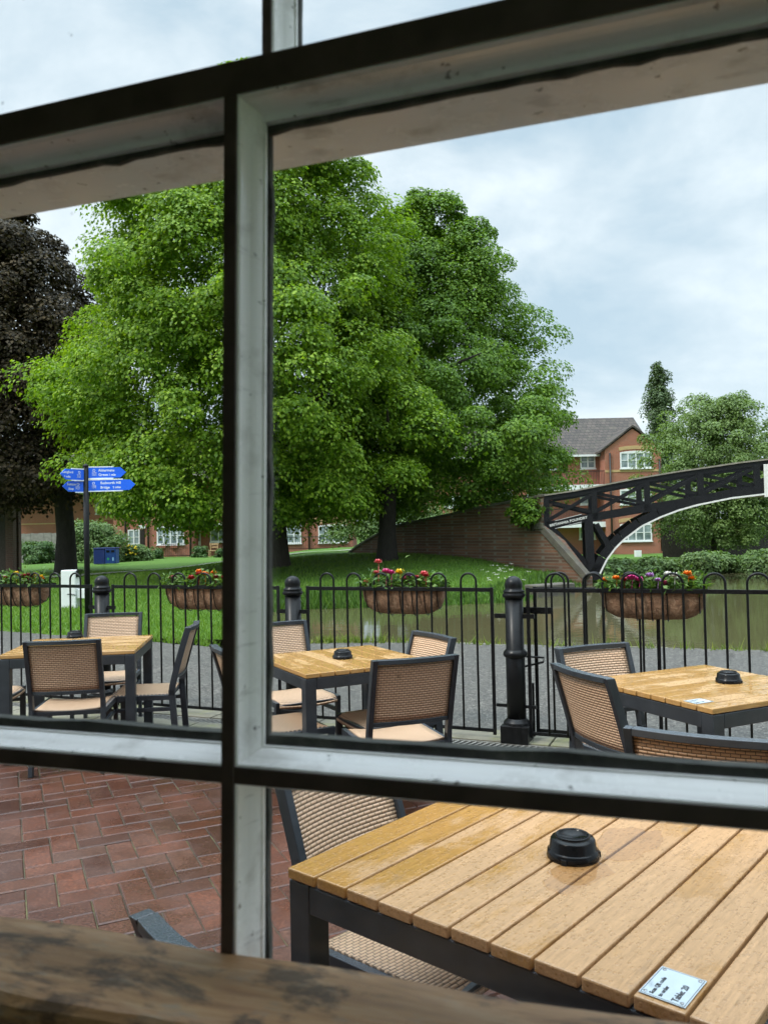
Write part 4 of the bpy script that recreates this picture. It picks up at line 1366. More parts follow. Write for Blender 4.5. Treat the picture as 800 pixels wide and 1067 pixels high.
def tree(name, label, cx, cy, prof, n_cl, per, leaf, mat, bark, tx, ty, tr, ph=0.0, clr=(0.7, 1.2), inner=0.25, group=None, off=(0, 0), front=0.62, flat=0.62, t_top=None, limbs=7, rag=0.66):
    """prof = [(z, radius)] measured above the ground at the trunk; front = share of clumps on the viewer's side"""
    base = gz(tx, ty)
    o = thing(name, label, 'tree', (tx, ty, base), 0, group)
    zs = np.array([p[0] for p in prof]); rs = np.array([p[1] for p in prof])
    n_in = int(n_cl * inner)
    # heights in proportion to the girth
    zz = np.linspace(zs[0], zs[-1], 400); rr = np.interp(zz, zs, rs) + 0.25
    cdf = np.cumsum(rr); cdf /= cdf[-1]
    z = np.interp(rng.random(n_cl), cdf, zz)
    a = rng.uniform(0, 2 * math.pi, n_cl)
    back = (np.sin(a) > 0) & (rng.random(n_cl) < (2 * front - 1)); a[back] *= -1
    r = np.interp(z, zs, rs) * lumpy(a, z, ph) * rng.uniform(rag, 1.0 + (0.66 - rag) * 0.5, n_cl)
    r[:n_in] *= rng.uniform(0.25, 0.75, n_in)
    Rr = rng.uniform(clr[0], clr[1], n_cl) * np.clip(np.interp(z, zs, rs) / (rs.max() * 0.6), 0.55, 1.0)
    r = np.maximum(r - Rr * 0.45, 0)
    C = np.column_stack([cx - tx + r * np.cos(a), cy - ty + r * np.sin(a), z])
    cen = np.array([cx - tx, cy - ty, zs[0] + (zs[-1] - zs[0]) * 0.4])
    V, Q = clumps_to_mesh(C, Rr, per, leaf, cen, flat)
    obj('crown', np_mesh('crown', V, Q), mat, o)
    H = zs[-1]; mb = MB(); hb = prof[0][0]
    tt = t_top or hb + (H - hb) * 0.75
    pts_ = [(0, 0, -0.3), (0, 0, 0.15), (0.02, 0, hb * 0.6), (0.05 * (cx - tx), 0.05 * (cy - ty), hb + 0.8), (0.4 * (cx - tx), 0.4 * (cy - ty), hb + (tt - hb) * 0.5), ((cx - tx) * 0.8, (cy - ty) * 0.8, tt)]
    mb.tube(pts_, [tr * 1.7, tr * 1.25, tr, tr * 0.95, tr * 0.55, tr * 0.15], 14)
    rr_ = random.Random(int(ph * 100) + 3)
    for k in range(limbs):
        an_ = k * 2.4 + ph; zb = hb + 0.2 + (tt - hb) * 0.6 * k / max(limbs, 1); ln = float(np.interp(zb + 1.5, zs, rs)) * 0.75
        q0 = Vector((0.08 * (cx - tx), 0.08 * (cy - ty), zb)); q2 = q0 + Vector((math.cos(an_) * ln, math.sin(an_) * ln, ln * 0.45)); q1 = q0.lerp(q2, 0.5) + Vector((0, 0, 0.12 * ln))
        mb.tube([q0, q1, q2], [tr * 0.5, tr * 0.3, tr * 0.08], 8)
    mb.build('trunk', bark, o)
    return o


def px_x(u, Y):
    return at(u, 545, Y).x


# front lime: trunk hidden behind the window bar
YA = 27.0
tree('lime_tree', 'big bright green lime tree filling the middle of the view', px_x(262, YA), YA,
     [(1.4, 3.4), (1.8, 5.0), (2.8, 5.8), (4.2, 6.25), (6.0, 6.3), (8.0, 5.9), (10.0, 5.2), (12.0, 4.6), (14.0, 3.7), (15.4, 2.4), (16.4, 0.8)],
     1000, 400, 0.113, LEAF_A, BARK, px_x(286, YA), YA, 0.40, 0.6, (0.4, 1.15), 0.18, 'lime trees on the canal bank', flat=0.72)
YB = 30.5
tree('lime_tree', 'darker green lime tree at the bridge ramp, its trunk in plain view', px_x(452, YB), YB + 0.8,
     [(1.6, 4.0), (2.3, 5.3), (3.4, 5.8), (5.0, 5.9), (7.0, 4.7), (9.0, 3.9), (11.0, 3.3), (12.6, 2.3), (13.6, 1.2)],
     780, 370, 0.113, LEAF_B, BARK_D, px_x(402.5, YB - 2.5), YB - 2.5, 0.30, 2.3, (0.4, 1.05), 0.2, 'lime trees on the canal bank', flat=0.75)
YC = 30.0
tree('copper_beech', 'dark purple-leaved tree at the left edge of the view', px_x(5, YC), YC + 0.5,
     [(2.4, 3.2), (3.2, 4.6), (5.0, 4.9), (8.0, 4.4), (10.5, 3.4), (12.5, 2.0), (13.6, 0.5)],
     330, 420, 0.135, LEAF_C, BARK_D, px_x(68, YC), YC, 0.33, 4.1, (0.75, 1.3), 0.25)
YP = 80.0
tree('poplar_tree', 'tall narrow poplar behind the right hand house', px_x(690, YP), YP,
     [(2.0, 1.3), (6.0, 1.9), (10.0, 2.0), (14.0, 1.7), (16.4, 1.1), (17.6, 0.3)], 190, 220, 0.2, LEAF_P, BARK, px_x(690, YP), YP, 0.25, 1.3, (0.35, 0.8), 0.3, flat=1.5, limbs=3, rag=0.4)
YW = 35.0
tree('willow_tree', 'pale green airy willow beyond the bridge at the right', px_x(758, YW), YW + 1.0,
     [(0.6, 2.4), (1.6, 3.0), (3.2, 3.3), (4.6, 3.0), (5.8, 2.4), (7.0, 1.2)], 420, 200, 0.105, LEAF_W, BARK, px_x(752, YW), YW + 1.0, 0.12, 3.0, (0.3, 0.65), 0.25, flat=1.0, limbs=9, rag=0.42)


def bush(name, label, cx, cy, rx, ry, h, mat, n_cl=40, per=160, leaf=0.12, base=None, cat='bush', group=None, cl=(0.25, 0.45)):
    b = gz(cx, cy) if base is None else base
    o = thing(name, label, cat, (cx, cy, b), 0, group)
    a = rng.uniform(0, 2 * math.pi, n_cl); q = np.sqrt(rng.random(n_cl)) * 0.85; zz = rng.uniform(0.08, 0.82, n_cl)
    k = np.sqrt(np.clip(1 - zz ** 2 * 0.9, 0, 1))
    C = np.column_stack([np.cos(a) * q * k * rx, np.sin(a) * q * k * ry, zz * h])
    s = min(rx, ry, h) if h > 0.8 else h
    V, Q = clumps_to_mesh(C, rng.uniform(cl[0], cl[1], n_cl) * max(s, 0.6), per, leaf, (0, 0, 0.3 * h), 0.8)
    obj('foliage', np_mesh('foliage', V, Q), mat, o)
    mb = MB()
    for i in range(5):
        an_ = i * 1.3; mb.tube([(0.1 * math.cos(an_), 0.1 * math.sin(an_), -0.1), (0.4 * rx * math.cos(an_), 0.4 * ry * math.sin(an_), h * 0.7)], [0.03, 0.008], 6)
    mb.build('stems', BARK, o)
    return o


def bx_px(u0, u1, Y): return (px_x((u0 + u1) / 2, Y), (px_x(u1, Y) - px_x(u0, Y)) / 2)


c_, r_ = bx_px(62, 136, 43); bush('garden_shrub', 'large silvery green shrub between copper tree trunk and brick house', c_, 43, r_, 1.5, 2.3, LEAF_S, 60, 200, 0.13)
c_, r_ = bx_px(14, 60, 43); bush('garden_shrub', 'low bright green bush before the timber fence at far left', c_, 43, r_, 1.2, 1.1, LEAF_H, 40, 160, 0.12)
c_, r_ = bx_px(122, 160, 44); bush('garden_shrub', 'small shrub with yellow flowers beside the blue bin', c_, 44, r_, 0.8, 0.85, LEAF_S, 30, 150, 0.11)
c_, r_ = bx_px(330, 500, 47); bush('garden_shrub', 'wide green shrub behind the lime trunk and the bridge ramp', c_, 47, r_, 1.8, 3.0, LEAF_S, 110, 200, 0.15)
for (u0, u1, Y, h, l) in ((200, 216, 52, 0.7, 'small round garden shrub by the white house door'), (157, 168, 52, 0.7, 'small round garden shrub under the arched window'), (222, 240, 52, 0.6, 'low garden shrub right of the house door')):
    c_, r_ = bx_px(u0, u1, Y); bush('garden_shrub', l, c_, Y, r_, 0.4, h, LEAF_H, 16, 120, 0.10)
yf = MB()
for k in range(16):
    q = at(random.uniform(131, 143), random.uniform(568, 580), 42.9 + random.uniform(-.1, .1)); yf.lathe([(0.0, -.05), (0.06, 0), (0.0, .05)], 6, q)
tag(yf.build('yellow_flowers', PETAL['yellow']), 'bright yellow flower heads on the shrub beside the bin', 'flowers', kind='stuff')
# hedge along the far bank right of the bridge
for (u0, u1, Y, h, l) in ((618, 665, 29.9, 0.55, 'leafy canal-bank hedge right under the bridge arch'), (655, 712, 29.5, 0.6, 'leafy canal-bank hedge below the right hand house'), (700, 770, 29.3, 0.75, 'leafy canal-bank hedge under the willow'), (755, 850, 29.1, 0.8, 'leafy canal-bank hedge at the right picture edge')):
    c_, r_ = bx_px(u0, u1, Y); bush('bank_hedge', l, c_, Y, r_, 0.9, h, LEAF_S, 90, 150, 0.11, -0.34, 'hedge', 'hedges on the far canal bank', (0.3, 0.5))


# grass blades (one object), denser near
def scatter(n, x0, x1, y0, y1, pw=1.0):
    y = y0 + (y1 - y0) * rng.random(n) ** pw; x = rng.uniform(x0, x1, n); return x, y


def blades(x, y, h, w, lean=0.5, z=None):
    n = len(x); z = terrain_h(x, y) if z is None else z
    a = rng.uniform(0, 2 * math.pi, n); l = rng.normal(0, lean, n) * h; b = rng.uniform(0, 2 * math.pi, n)
    P0 = np.column_stack([x - np.cos(a) * w, y - np.sin(a) * w, z]); P1 = np.column_stack([x + np.cos(a) * w, y + np.sin(a) * w, z])
    P2 = np.column_stack([x + np.cos(b) * l, y + np.sin(b) * l, z + h])
    V = np.stack([P0, P1, P2], 1).reshape(-1, 3); return V, np.arange(len(V)).reshape(-1, 3)


x1, y1 = scatter(150000, -13, 7, 10.6, 31, 1.6)
sd = canal_sd(np.column_stack([x1, y1]))
edge = np.interp(x1, [-30, -14, -6.3, -3.12, -2.18, -1.62], [28, 18.2, 13.35, 11.45, 10.8, 11.0])
ok = (sd > 0.15) & ((x1 > -1.62) | (y1 > edge - 0.03)) & ~((x1 > -1.62) & (y1 < 11.6))
ok &= (np.abs(x1) < y1 * 0.5 + 1)
x1, y1 = x1[ok], y1[ok]
V, T3 = blades(x1, y1, rng.uniform(0.04, 0.10, len(x1)), rng.uniform(0.006, 0.012, len(x1)))
tag(obj('lawn_grass', np_mesh('lawn_grass', V, tris=T3), GRASSM), 'short green grass of the canal-side lawn', 'grass', kind='stuff')
# rank growth on the far bank
x2, y2 = scatter(90000, -3.6, 7.4, 16.5, 29)
sd2 = canal_sd(np.column_stack([x2, y2])); keep = (sd2 > -0.05) & (sd2 < 1.1) & (rng.random(len(x2)) < 1.1 - sd2 * 0.8)
x2, y2 = x2[keep], y2[keep]
hh = rng.uniform(0.06, 0.26, len(x2)) * np.where(x2 < 0.8, 1.6, 0.8)
V, T3 = blades(x2, y2, hh, rng.uniform(0.010, 0.03, len(x2)), 0.45)
tag(obj('bank_growth', np_mesh('bank_growth', V, tris=T3), M_foliage('bank_green', [(0.035, 0.085, 0.012), (0.070, 0.150, 0.022), (0.130, 0.220, 0.045)], 0.35, 1.2)), 'rank green growth along the far water edge', 'plants', kind='stuff')
# weeds on the near stone edge and by the path
xs_, ys_ = [], []
pe = np.array(near_edge[:6])
for k in range(60):
    t = random.random() ** 0.9 * 4.6; i = min(int(t), 4); f = t - i
    q = pe[i] * (1 - f) + pe[i + 1] * f; nb = random.randint(6, 34); sc_ = random.uniform(0.03, 0.16)
    xs_ += list(rng.normal(q[0], sc_, nb)); ys_ += list(rng.normal(q[1] - 0.12, sc_ * 0.4, nb))
xs_, ys_ = np.array(xs_), np.array(ys_)
V, T3 = blades(xs_, ys_, rng.uniform(0.03, 0.13, len(xs_)) * np.where(rng.random(len(xs_)) < 0.1, 2, 1), rng.uniform(0.004, 0.010, len(xs_)), 0.5, np.zeros(len(xs_)))
tag(obj('edge_weeds', np_mesh('edge_weeds', V, tris=T3), WEEDM), 'yellow green weeds along the near canal edge', 'weeds', kind='stuff')
# white cow-parsley heads on the mound
cw = MB()
for k in range(26):
    q = at(random.gauss(525, 11), random.uniform(588, 604), random.uniform(21, 24))
    q.z = gz(q.x, q.y) + random.uniform(0.15, 0.4)
    for j in range(4): cw.box(q + Vector((random.uniform(-.05, .05), random.uniform(-.05, .05), random.uniform(-.01, .01))), (0.022, 0.022, 0.008))
tag(cw.build('white_wildflowers', PETAL['white']), 'white wildflower heads scattered on the grassy mound', 'flowers', kind='stuff')

# ------------------------------------------------------------------ canal bridge
BP0 = at(566, 600, 25.6); BP1 = at(800, 600, 24.3)
bdir = Vector((BP1.x - BP0.x, BP1.y - BP0.y, 0)).normalized(); bnor = Vector((-bdir.y, bdir.x, 0))
B0 = Vector((BP0.x, BP0.y, 0))


def bpt(u, v, off=0.0):
    """pixel on the front truss plane -> (s, z)"""
    d = ray(u, v); n = bnor
    t = (B0 + n * off - CAM).dot(n) / d.dot(n); P = CAM + d * t
    return ((P - B0).dot(bdir), P.z)


def b3(s, z, off=0.0):
    return B0 + bdir * s + bnor * off + Vector((0, 0, z))


STONE_R = mat_stone('rail_capping', (0.30, 0.27, 0.22), 0.1)
BRIDGE_P = M_simple('bridge_black_paint', (0.008, 0.008, 0.010), 0.5, 0.4, 12, 0.1, 0, 0.25)
bw = M_simple('bridge_white_paint', (0.70, 0.69, 0.66), 0.6, 0.12, 12)
DW = 2.3
br = thing('iron_footbridge', 'black iron arched footbridge with lattice sides and white lower edge', 'bridge', (B0.x, B0.y, 0))


def bmesh_part(mb, name, mat, parent=None, bevel=0.0):
    mb.v = [tuple(Vector(p) - br.location) for p in mb.v]
    return mb.build(name, mat, parent or br, bevel)


top = [bpt(*p) for p in ((567, 517), (600, 512), (640, 504), (672, 498), (705, 492.5), (740, 487.5), (770, 483), (800, 479.5))]
SC = bpt(813, 479)[0]                    # crown
zc_top = top[-1][1] + 0.04
mir = lambda L_: L_ + [(2 * SC - s, z) for s, z in reversed(L_)]
top_full = mir(top)
low = [bpt(*p) for p in ((623.5, 600), (632, 583), (641, 571), (650, 562), (668, 548.5), (687.5, 539), (706, 532), (725, 526.5), (762, 519), (800, 514.5))]
low_full = mir(low)
chord = [bpt(*p) for p in ((569, 547), (612, 539.5), (640, 534.5), (672, 529), (705, 524), (740, 517.5), (770, 513), (800, 509))]
panel_u = [569, 619, 674, 730, 789]


def curve_z(L_, s):
    return float(np.interp(s, [p[0] for p in L_], [p[1] for p in L_]))


for off in (0.0, DW):
    side = 'near' if off == 0 else 'far'
    mb = MB()
    for (s0, z0), (s1, z1) in zip(top_full, top_full[1:]):
        mb.bar(b3(s0, z0 - 0.07, off), b3(s1, z1 - 0.07, off), 0.12, 0.14)
    tr_ = bmesh_part(mb, 'truss', BRIDGE_P)
    mb = MB()
    for (s0, z0), (s1, z1) in zip(top_full, top_full[1:]):
        mb.bar(b3(s0, z0 + 0.024, off), b3(s1, z1 + 0.024, off), 0.20, 0.045)
    bmesh_part(mb, 'top_rail', STONE_R)
    # arch rib and its white lower edge
    mb = MB(); mw = MB()
    for (s0, z0), (s1, z1) in zip(low_full, low_full[1:]):
        n_ = Vector((-(z1 - z0), (s1 - s0))).normalized()
        if n_.y < 0: n_ = -n_
        q = 0.15
        mb.bar(b3(s0 + n_.x * q, z0 + n_.y * q, off), b3(s1 + n_.x * q, z1 + n_.y * q, off), 0.16, 0.24)
        mw.bar(b3(s0, z0, off), b3(s1, z1, off), 0.20, 0.05)
    bmesh_part(mb, 'arch_rib', BRIDGE_P); bmesh_part(mw, 'arch_edge', bw)
    # string chord
    mb = MB()
    ch_full = mir(chord)
    for (s0, z0), (s1, z1) in zip(ch_full, ch_full[1:]):
        mb.bar(b3(s0, z0 - 0.02, off), b3(s1, z1 - 0.02, off), 0.13, 0.25)
    bmesh_part(mb, 'string_beam', BRIDGE_P)
    # posts and cross braces
    S = [bpt(u, 520)[0] for u in panel_u]; S = S + [2 * SC - s for s in reversed(S)]
    for s in S:
        mb = MB(); mb.bar(b3(s, curve_z(ch_full, s) - 0.1, off), b3(s, curve_z(top_full, s) - 0.1, off), 0.13, 0.17, bdir); bmesh_part(mb, 'upright', BRIDGE_P)
    for s0, s1 in zip(S, S[1:]):
        if s1 - s0 < 0.9: continue
        for (a, b, o2) in ((s0, s1, -0.03), (s1, s0, 0.03)):
            mb = MB(); mb.bar(b3(a, curve_z(ch_full, a) + 0.12, off + o2), b3(b, curve_z(top_full, b) - 0.16, off + o2), 0.05, 0.10); bmesh_part(mb, 'brace', BRIDGE_P)
    # haunch: vertical, sloping strut along the abutment, short strut
    for mirr in (False, True):
        f = (lambda s: 2 * SC - s) if mirr else (lambda s: s)
        P = lambda u, v: (f(bpt(u, v)[0]), bpt(u, v)[1])
        mb = MB()
        for (u0, v0, u1, v1, w) in ((613, 540, 615.5, 601, 0.26), (570, 548, 614, 594, 0.30), (621, 546, 636, 572, 0.16)):
            a = P(u0, v0); b = P(u1, v1)
            mb.bar(b3(a[0], a[1], off), b3(b[0], b[1], off), 0.14, w, bnor.cross(bdir) if abs(a[0] - b[0]) > 0.3 else bdir)
        a = P(606, 600); b = P(628, 600); mb.bx(0, 0.001, 0, 0.001, 0, 0.001)
        mb.bar(b3(a[0], 0.08, off), b3(b[0], 0.08, off), 0.16, 0.5)
        bmesh_part(mb, 'haunch', BRIDGE_P)
# deck with cross beams
mb = MB()
dk = [(s, curve_z(chord if s < SC else ch_full, s) + 0.02) for s in np.linspace(0.1, 2 * SC - 0.1, 24)]
for (s0, z0), (s1, z1) in zip(dk, dk[1:]):
    mb.bar(b3(s0, z0, DW / 2), b3(s1, z1, DW / 2), DW - 0.14, 0.10)
bmesh_part(mb, 'deck', BRIDGE_P)
# painted panel at the crown
mb = MB()
s0, s1 = bpt(795, 500)[0], 2 * SC - bpt(795, 500)[0]
mb.bar(b3(s0, curve_z(top_full, s0) - 0.60, -0.09), b3(s1, curve_z(top_full, s0) - 0.60, -0.09), 0.03, 0.98)
bmesh_part(mb, 'crown_panel', bw, None, 0.01)
# name plate
a = bpt(576.5, 547.5); b = bpt(607.5, 540.5)
pl = MB(); pl.bar(b3(a[0], a[1] + 0.02, -0.085), b3(b[0], b[1] + 0.02, -0.085), 0.03, 0.25)
plo = bmesh_part(pl, 'name_plate', BRIDGE_P, None, 0.004)
dv = (Vector(b3(*b)) - Vector(b3(*a))); Lp = dv.length; dvn = dv.normalized()
me = text_mesh('BRITANNIA FOUNDRY', 0.115, 0.002, 'CENTER', 0.002)
tx_ = obj('lettering', me, bw, plo)
upn = bnor.cross(dvn) * -1
upn = dvn.cross(-bnor) * 1
ez = -bnor; ex = dvn; ey = ez.cross(ex)
Mx = Matrix.Identity(4)
cpos = (Vector(b3(*a)) + Vector(b3(*b))) / 2 + Vector((0, 0, 0.02)) - bnor * 0.103 - ey * 0.04 - br.location
for i in range(3):
    Mx[i][0] = ex[i]; Mx[i][1] = ey[i]; Mx[i][2] = ez[i]; Mx[i][3] = cpos[i]
tx_.matrix_local = Mx
mb = MB()
for q in (-0.10, 0.14):
    mb.bar(Vector(b3(a[0] + .05, a[1] + q, -0.102)), Vector(b3(b[0] - .05, b[1] + q, -0.102)), 0.006, 0.012)
bmesh_part(mb, 'plate_border', bw, plo)

# ------------------------------------------------------------------ bridge ramp wall
OLDB = mat_brickwall('old_ramp_brick', (0.230, 0.105, 0.062), (0.110, 0.058, 0.038), (0.19, 0.16, 0.125), 0.6, 0.30, 0.10, 0.014)
W0 = Vector((BP0.x, BP0.y, 0)); pw1 = at(361, 579, 34.5); W1 = Vector((pw1.x, pw1.y, 0))
wdir = (W0 - W1).normalized(); wnor = Vector((-wdir.y, wdir.x, 0))
if wnor.y < 0: wnor = -wnor


def wpt(u, v):
    d = ray(u, v); t = (W0 - CAM).dot(wnor) / d.dot(wnor); return CAM + d * t


rw = thing('ramp_wall', 'dark old brick ramp wall rising to the iron bridge', 'wall', (W0.x, W0.y, 0))
topl = [wpt(*p) for p in ((361, 579), (372, 570.5), (384, 563), (396, 556.5), (413, 549), (440, 543), (470, 537), (505, 529), (540, 522.5), (566, 517.5))]
poly = [p - rw.location for p in topl]
right = [wpt(566, 546) - rw.location, wpt(608, 602) - rw.location]
poly2 = poly + right + [Vector((right[-1].x, right[-1].y, -0.9)), Vector((poly[0].x, poly[0].y, -0.9))]
mb = MB(); mb.extr(poly2, wnor * 0.4); mb.build('wall', OLDB, rw)
mb = MB()
for a, b in zip(poly, poly[1:]):
    mb.bar(a + wnor * 0.2 + Vector((0, 0, 0.04)), b + wnor * 0.2 + Vector((0, 0, 0.04)), 0.5, 0.085)
mb.build('coping', COPING, rw, 0.01)
mb = MB(); a = wpt(561, 546) - rw.location; b = wpt(611, 602) - rw.location
mb.bar(a + wnor * 0.05, b + wnor * 0.05, 0.24, 0.22, wnor.cross(wdir))
mb.build('sloping_skewback', COPING, rw, 0.02)
a = wpt(556, 548.5) - rw.location; b = wpt(567, 548) - rw.location
mb = MB(); mb.bar(a + wnor * 0.10, b + wnor * 0.10, 0.4, 0.2); mb.build('springer_stone', COPING, rw, 0.02)
# other approach ramp wall at the far foot, out of the picture, carries the bridge
q = wpt(551, 527)
bush('ivy_clump', 'leafy growth hanging over the top of the brick ramp wall by the bridge', q.x, q.y - 0.2, 0.75, 0.3, 1.0, LEAF_B, 20, 110, 0.10, q.z - 0.7, 'ivy', None, (0.3, 0.5))
# low stone landing by the bridge foot
p0 = onz(553, 616, -0.1); p1 = onz(592, 613, -0.1)
mb = MB(); mb.bar(Vector((p0.x, p0.y, -0.12)), Vector((p1.x, p1.y, -0.12)), 0.5, 0.34)
tag(mb.build('landing_stone', COPING, None, 0.03), 'low stone landing block at the water below the bridge foot', 'stone block')

# ------------------------------------------------------------------ houses
HB = mat_brickwall('red_house_brick', (0.37, 0.100, 0.054), (0.29, 0.075, 0.042), (0.36, 0.25, 0.18), 0.12)
BUFF = M_simple('buff_brick', (0.46, 0.31, 0.15), 0.85, 0.15, 9)
UPVC = M_simple('white_upvc', (0.74, 0.74, 0.74), 0.4, 0.04, 4)
PANE = NT('house_glass'); _n = PANE.noise(PANE.coord(), 1.3, 3)
PANE = PANE.set(color=PANE.ramp(_n, [(0.35, (0.10, 0.13, 0.14)), (0.65, (0.34, 0.40, 0.41))]), rough=0.05, spec=0.6)  # bluish-white reflection mixed into the pane colour by noise
TILE = mat_tiles('dark_roof_tiles', (0.040, 0.031, 0.026), (0.085, 0.064, 0.052))
DARKM = M_simple('dark_metal_rail', (0.012, 0.012, 0.013), 0.5)
YH = 56.0
PXM = YH / F


def hz(v, u=180, Y=YH): return at(u, v, Y).z
def hx(u, Y=YH): return at(u, 550, Y).x


def house_window(o, u0, u1, v0, v1, Y, nx_=4, ny_=2, arch=True, proud=0.03):
    """white frame, glass and a buff arched head; each window a part"""
    A = at(u0, v0, Y) - o.location; B = at(u1, v1, Y) - o.location
    xa, xb, zt, zb = A.x, B.x, A.z, B.z; y = A.y
    m = MB(); fw = 0.085
    m.bx(xa, xb, y - proud - 0.05, y + 0.0, zt - fw, zt); m.bx(xa, xb, y - proud - 0.05, y, zb, zb + fw)
    m.bx(xa, xa + fw, y - proud - 0.049, y, zb + fw, zt - fw); m.bx(xb - fw, xb, y - proud - 0.049, y, zb + fw, zt - fw)
    for k in range(1, nx_):
        x = xa + (xb - xa) * k / nx_; m.bx(x - 0.045, x + 0.045, y - proud - 0.045, y, zb + fw, zt - fw)
    for k in range(1, ny_):
        z = zb + (zt - zb) * k / ny_; m.bx(xa + fw, xb - fw, y - proud - 0.035, y, z - 0.022, z + 0.022)
    if arch:
        n = 10; pts = [((xa + (xb - xa) * k / n), y - proud - 0.05, zt + 0.001 + 0.10 * (1 - (2 * k / n - 1) ** 2)) for k in range(n + 1)]
        m.extr(pts + [(xb, y - proud - 0.05, zt - 0.0), (xa, y - proud - 0.05, zt - 0.0)], (0, proud + 0.05, 0))
    w = m.build('window', UPVC, o)
    g_ = MB(); g_.bx(xa + fw * 0.5, xb - fw * 0.5, y - 0.035, y - 0.012, zb + fw * 0.5, zt - fw * 0.5); g_.build('pane', PANE, w)
    s_ = MB(); s_.bx(xa - 0.05, xb + 0.05, y - 0.12, y, zb - 0.07, zb - 0.001); s_.build('sill', UPVC, w)
    if arch:
        n = 10; q = []
        for k in range(n + 1): q.append((xa - 0.06 + (xb - xa + 0.12) * k / n, y - 0.045, zt + 0.115 + 0.10 * (1 - (2 * k / n - 1) ** 2)))
        for k in range(n, -1, -1): q.append((xa - 0.06 + (xb - xa + 0.12) * k / n, y - 0.045, zt + 0.115 + 0.25 + 0.10 * (1 - (2 * k / n - 1) ** 2)))
        h_ = MB(); h_.extr(q, (0, 0.045, 0)); h_.build('lintel', BUFF, w)


def wallbox(o, u0, u1, z0, z1, Y, depth, mat, name='wall'):
    m = MB(); m.bx(hx(u0, Y) - o.location.x, hx(u1, Y) - o.location.x, Y - o.location.y, Y + depth - o.location.y, z0 - o.location.z, z1 - o.location.z)
    return m.build(name, mat, o)


def gable_roof(o, u0, u1, Y, depth, ze, zr, mat, over=0.4):
    """ridge along x"""
    x0, x1 = hx(u0, Y) - over, hx(u1, Y) + over; y0, y1 = Y - over, Y + depth + over; ym = (y0 + y1) / 2
    V = [(x0, y0, ze), (x1, y0, ze), (x1, y1, ze), (x0, y1, ze), (x0, ym, zr), (x1, ym, zr)]
    t = 0.18
    V2 = V + [(a, b, c - t) for a, b, c in V]
    V2 = [Vector(p) - o.location for p in V2]
    Fs = [(0, 1, 5, 4), (2, 3, 4, 5), (6, 10, 11, 7), (8, 11, 10, 9), (0, 6, 7, 1), (2, 8, 9, 3), (0, 4, 10, 6), (4, 3, 9, 10), (1, 7, 11, 5), (5, 11, 8, 2)]
    m = MB(); m.add(V2, Fs); r = m.build('roof', mat, o)
    # gable infill
    g_ = MB()
    for xx in (x0 + over, x1 - over - 0.25):
        g_.extr([Vector((xx, Y, ze - 0.05)) - o.location, Vector((xx, Y + depth, ze - 0.05)) - o.location, Vector((xx, ym, zr - 0.25)) - o.location], (0.25, 0, 0))
    g_.build('gable', HB, o)
    return r


def band(o, u0, u1, v, Y, h=0.09, name='brick_band'):
    m = MB(); z = hz(v, (u0 + u1) / 2, Y); m.bx(hx(u0, Y) - o.location.x, hx(u1, Y) - o.location.x, Y - 0.03 - o.location.y, Y - o.location.y, z - h / 2 - o.location.z, z + h / 2 - o.location.z)
    m.build(name, BUFF, o)


def downpipe(o, u, Y, z1):
    m = MB(); x = hx(u, Y) - o.location.x; m.tube([(x, Y - 0.08 - o.location.y, -0.3 - o.location.z), (x, Y - 0.08 - o.location.y, z1 - o.location.z)], 0.06, 8); m.build('downpipe', DARKM, o)


# left flats
fl = thing('brick_flats', 'red brick flats with arched white windows behind the lime tree, left of the window bar', 'building', (hx(170), YH, -0.2))
wallbox(fl, -25, 118, -0.6, 5.4, YH + 3.0, 7, HB)
wallbox(fl, 118, 151, -0.6, 5.4, YH + 1.0, 9, HB)
wallbox(fl, 151, 201, -0.6, 5.4, YH, 10, HB)
wallbox(fl, 201, 262, -0.6, 5.4, YH + 1.6, 8, HB)
gable_roof(fl, -25, 262, YH + 0.5, 9.5, 5.4, 9.0, TILE)
house_window(fl, 163.5, 192, 549.5, 567, YH, 4, 2)
house_window(fl, 133.5, 146, 552, 567.5, YH + 1.0, 2, 2, False)
house_window(fl, 136, 144, 524, 536.5, YH + 1.0, 2, 1, False)
house_window(fl, 100, 115, 522, 535, YH + 3.0, 2, 1, False)
house_window(fl, 219, 237, 551.5, 564.5, YH + 1.6, 2, 1, False)
house_window(fl, 168, 190, 512, 528, YH, 4, 2)
house_window(fl, 220, 238, 518, 530, YH + 1.6, 2, 1, False)
band(fl, 151, 201, 541.5, YH); band(fl, 100, 118, 541, YH + 3.0); band(fl, 16, 60, 546, YH + 3.0)
m = MB(); A = at(204.5, 551.5, YH + 1.6) - fl.location; B = at(209.5, 577, YH + 1.6) - fl.location
m.bx(A.x, B.x, A.y - 0.06, A.y, B.z, A.z); dr_ = m.build('door', UPVC, fl)
m = MB(); m.bx(A.x + 0.06, B.x - 0.06, A.y - 0.075, A.y - 0.061, B.z + 0.9, A.z - 0.1); m.build('pane', PANE, dr_)
m = MB(); A = at(202, 545, YH + 0.4) - fl.location; B = at(231, 548.5, YH + 0.4) - fl.location; m.bx(A.x, B.x, A.y - 0.2, A.y + 1.2, B.z, A.z); m.build('canopy', UPVC, fl)
m = MB(); A = at(145, 547.5, YH) - fl.location; B = at(152, 550.5, YH) - fl.location; m.bx(A.x, B.x, A.y - 0.2, A.y + 1.0, B.z, A.z); m.build('canopy', UPVC, fl)
m = MB(); A = at(146, 551.5, YH + .95) - fl.location; B = at(151, 577, YH + .95) - fl.location; m.bx(A.x, B.x, A.y - 0.02, A.y, B.z, A.z); m.build('doorway', M_simple('dark_porch', (0.02, 0.015, 0.012), 0.8), fl)
downpipe(fl, 154.5, YH, 5.3); downpipe(fl, 198.5, YH, 5.3); downpipe(fl, 131, YH + 1.0, 5.3)
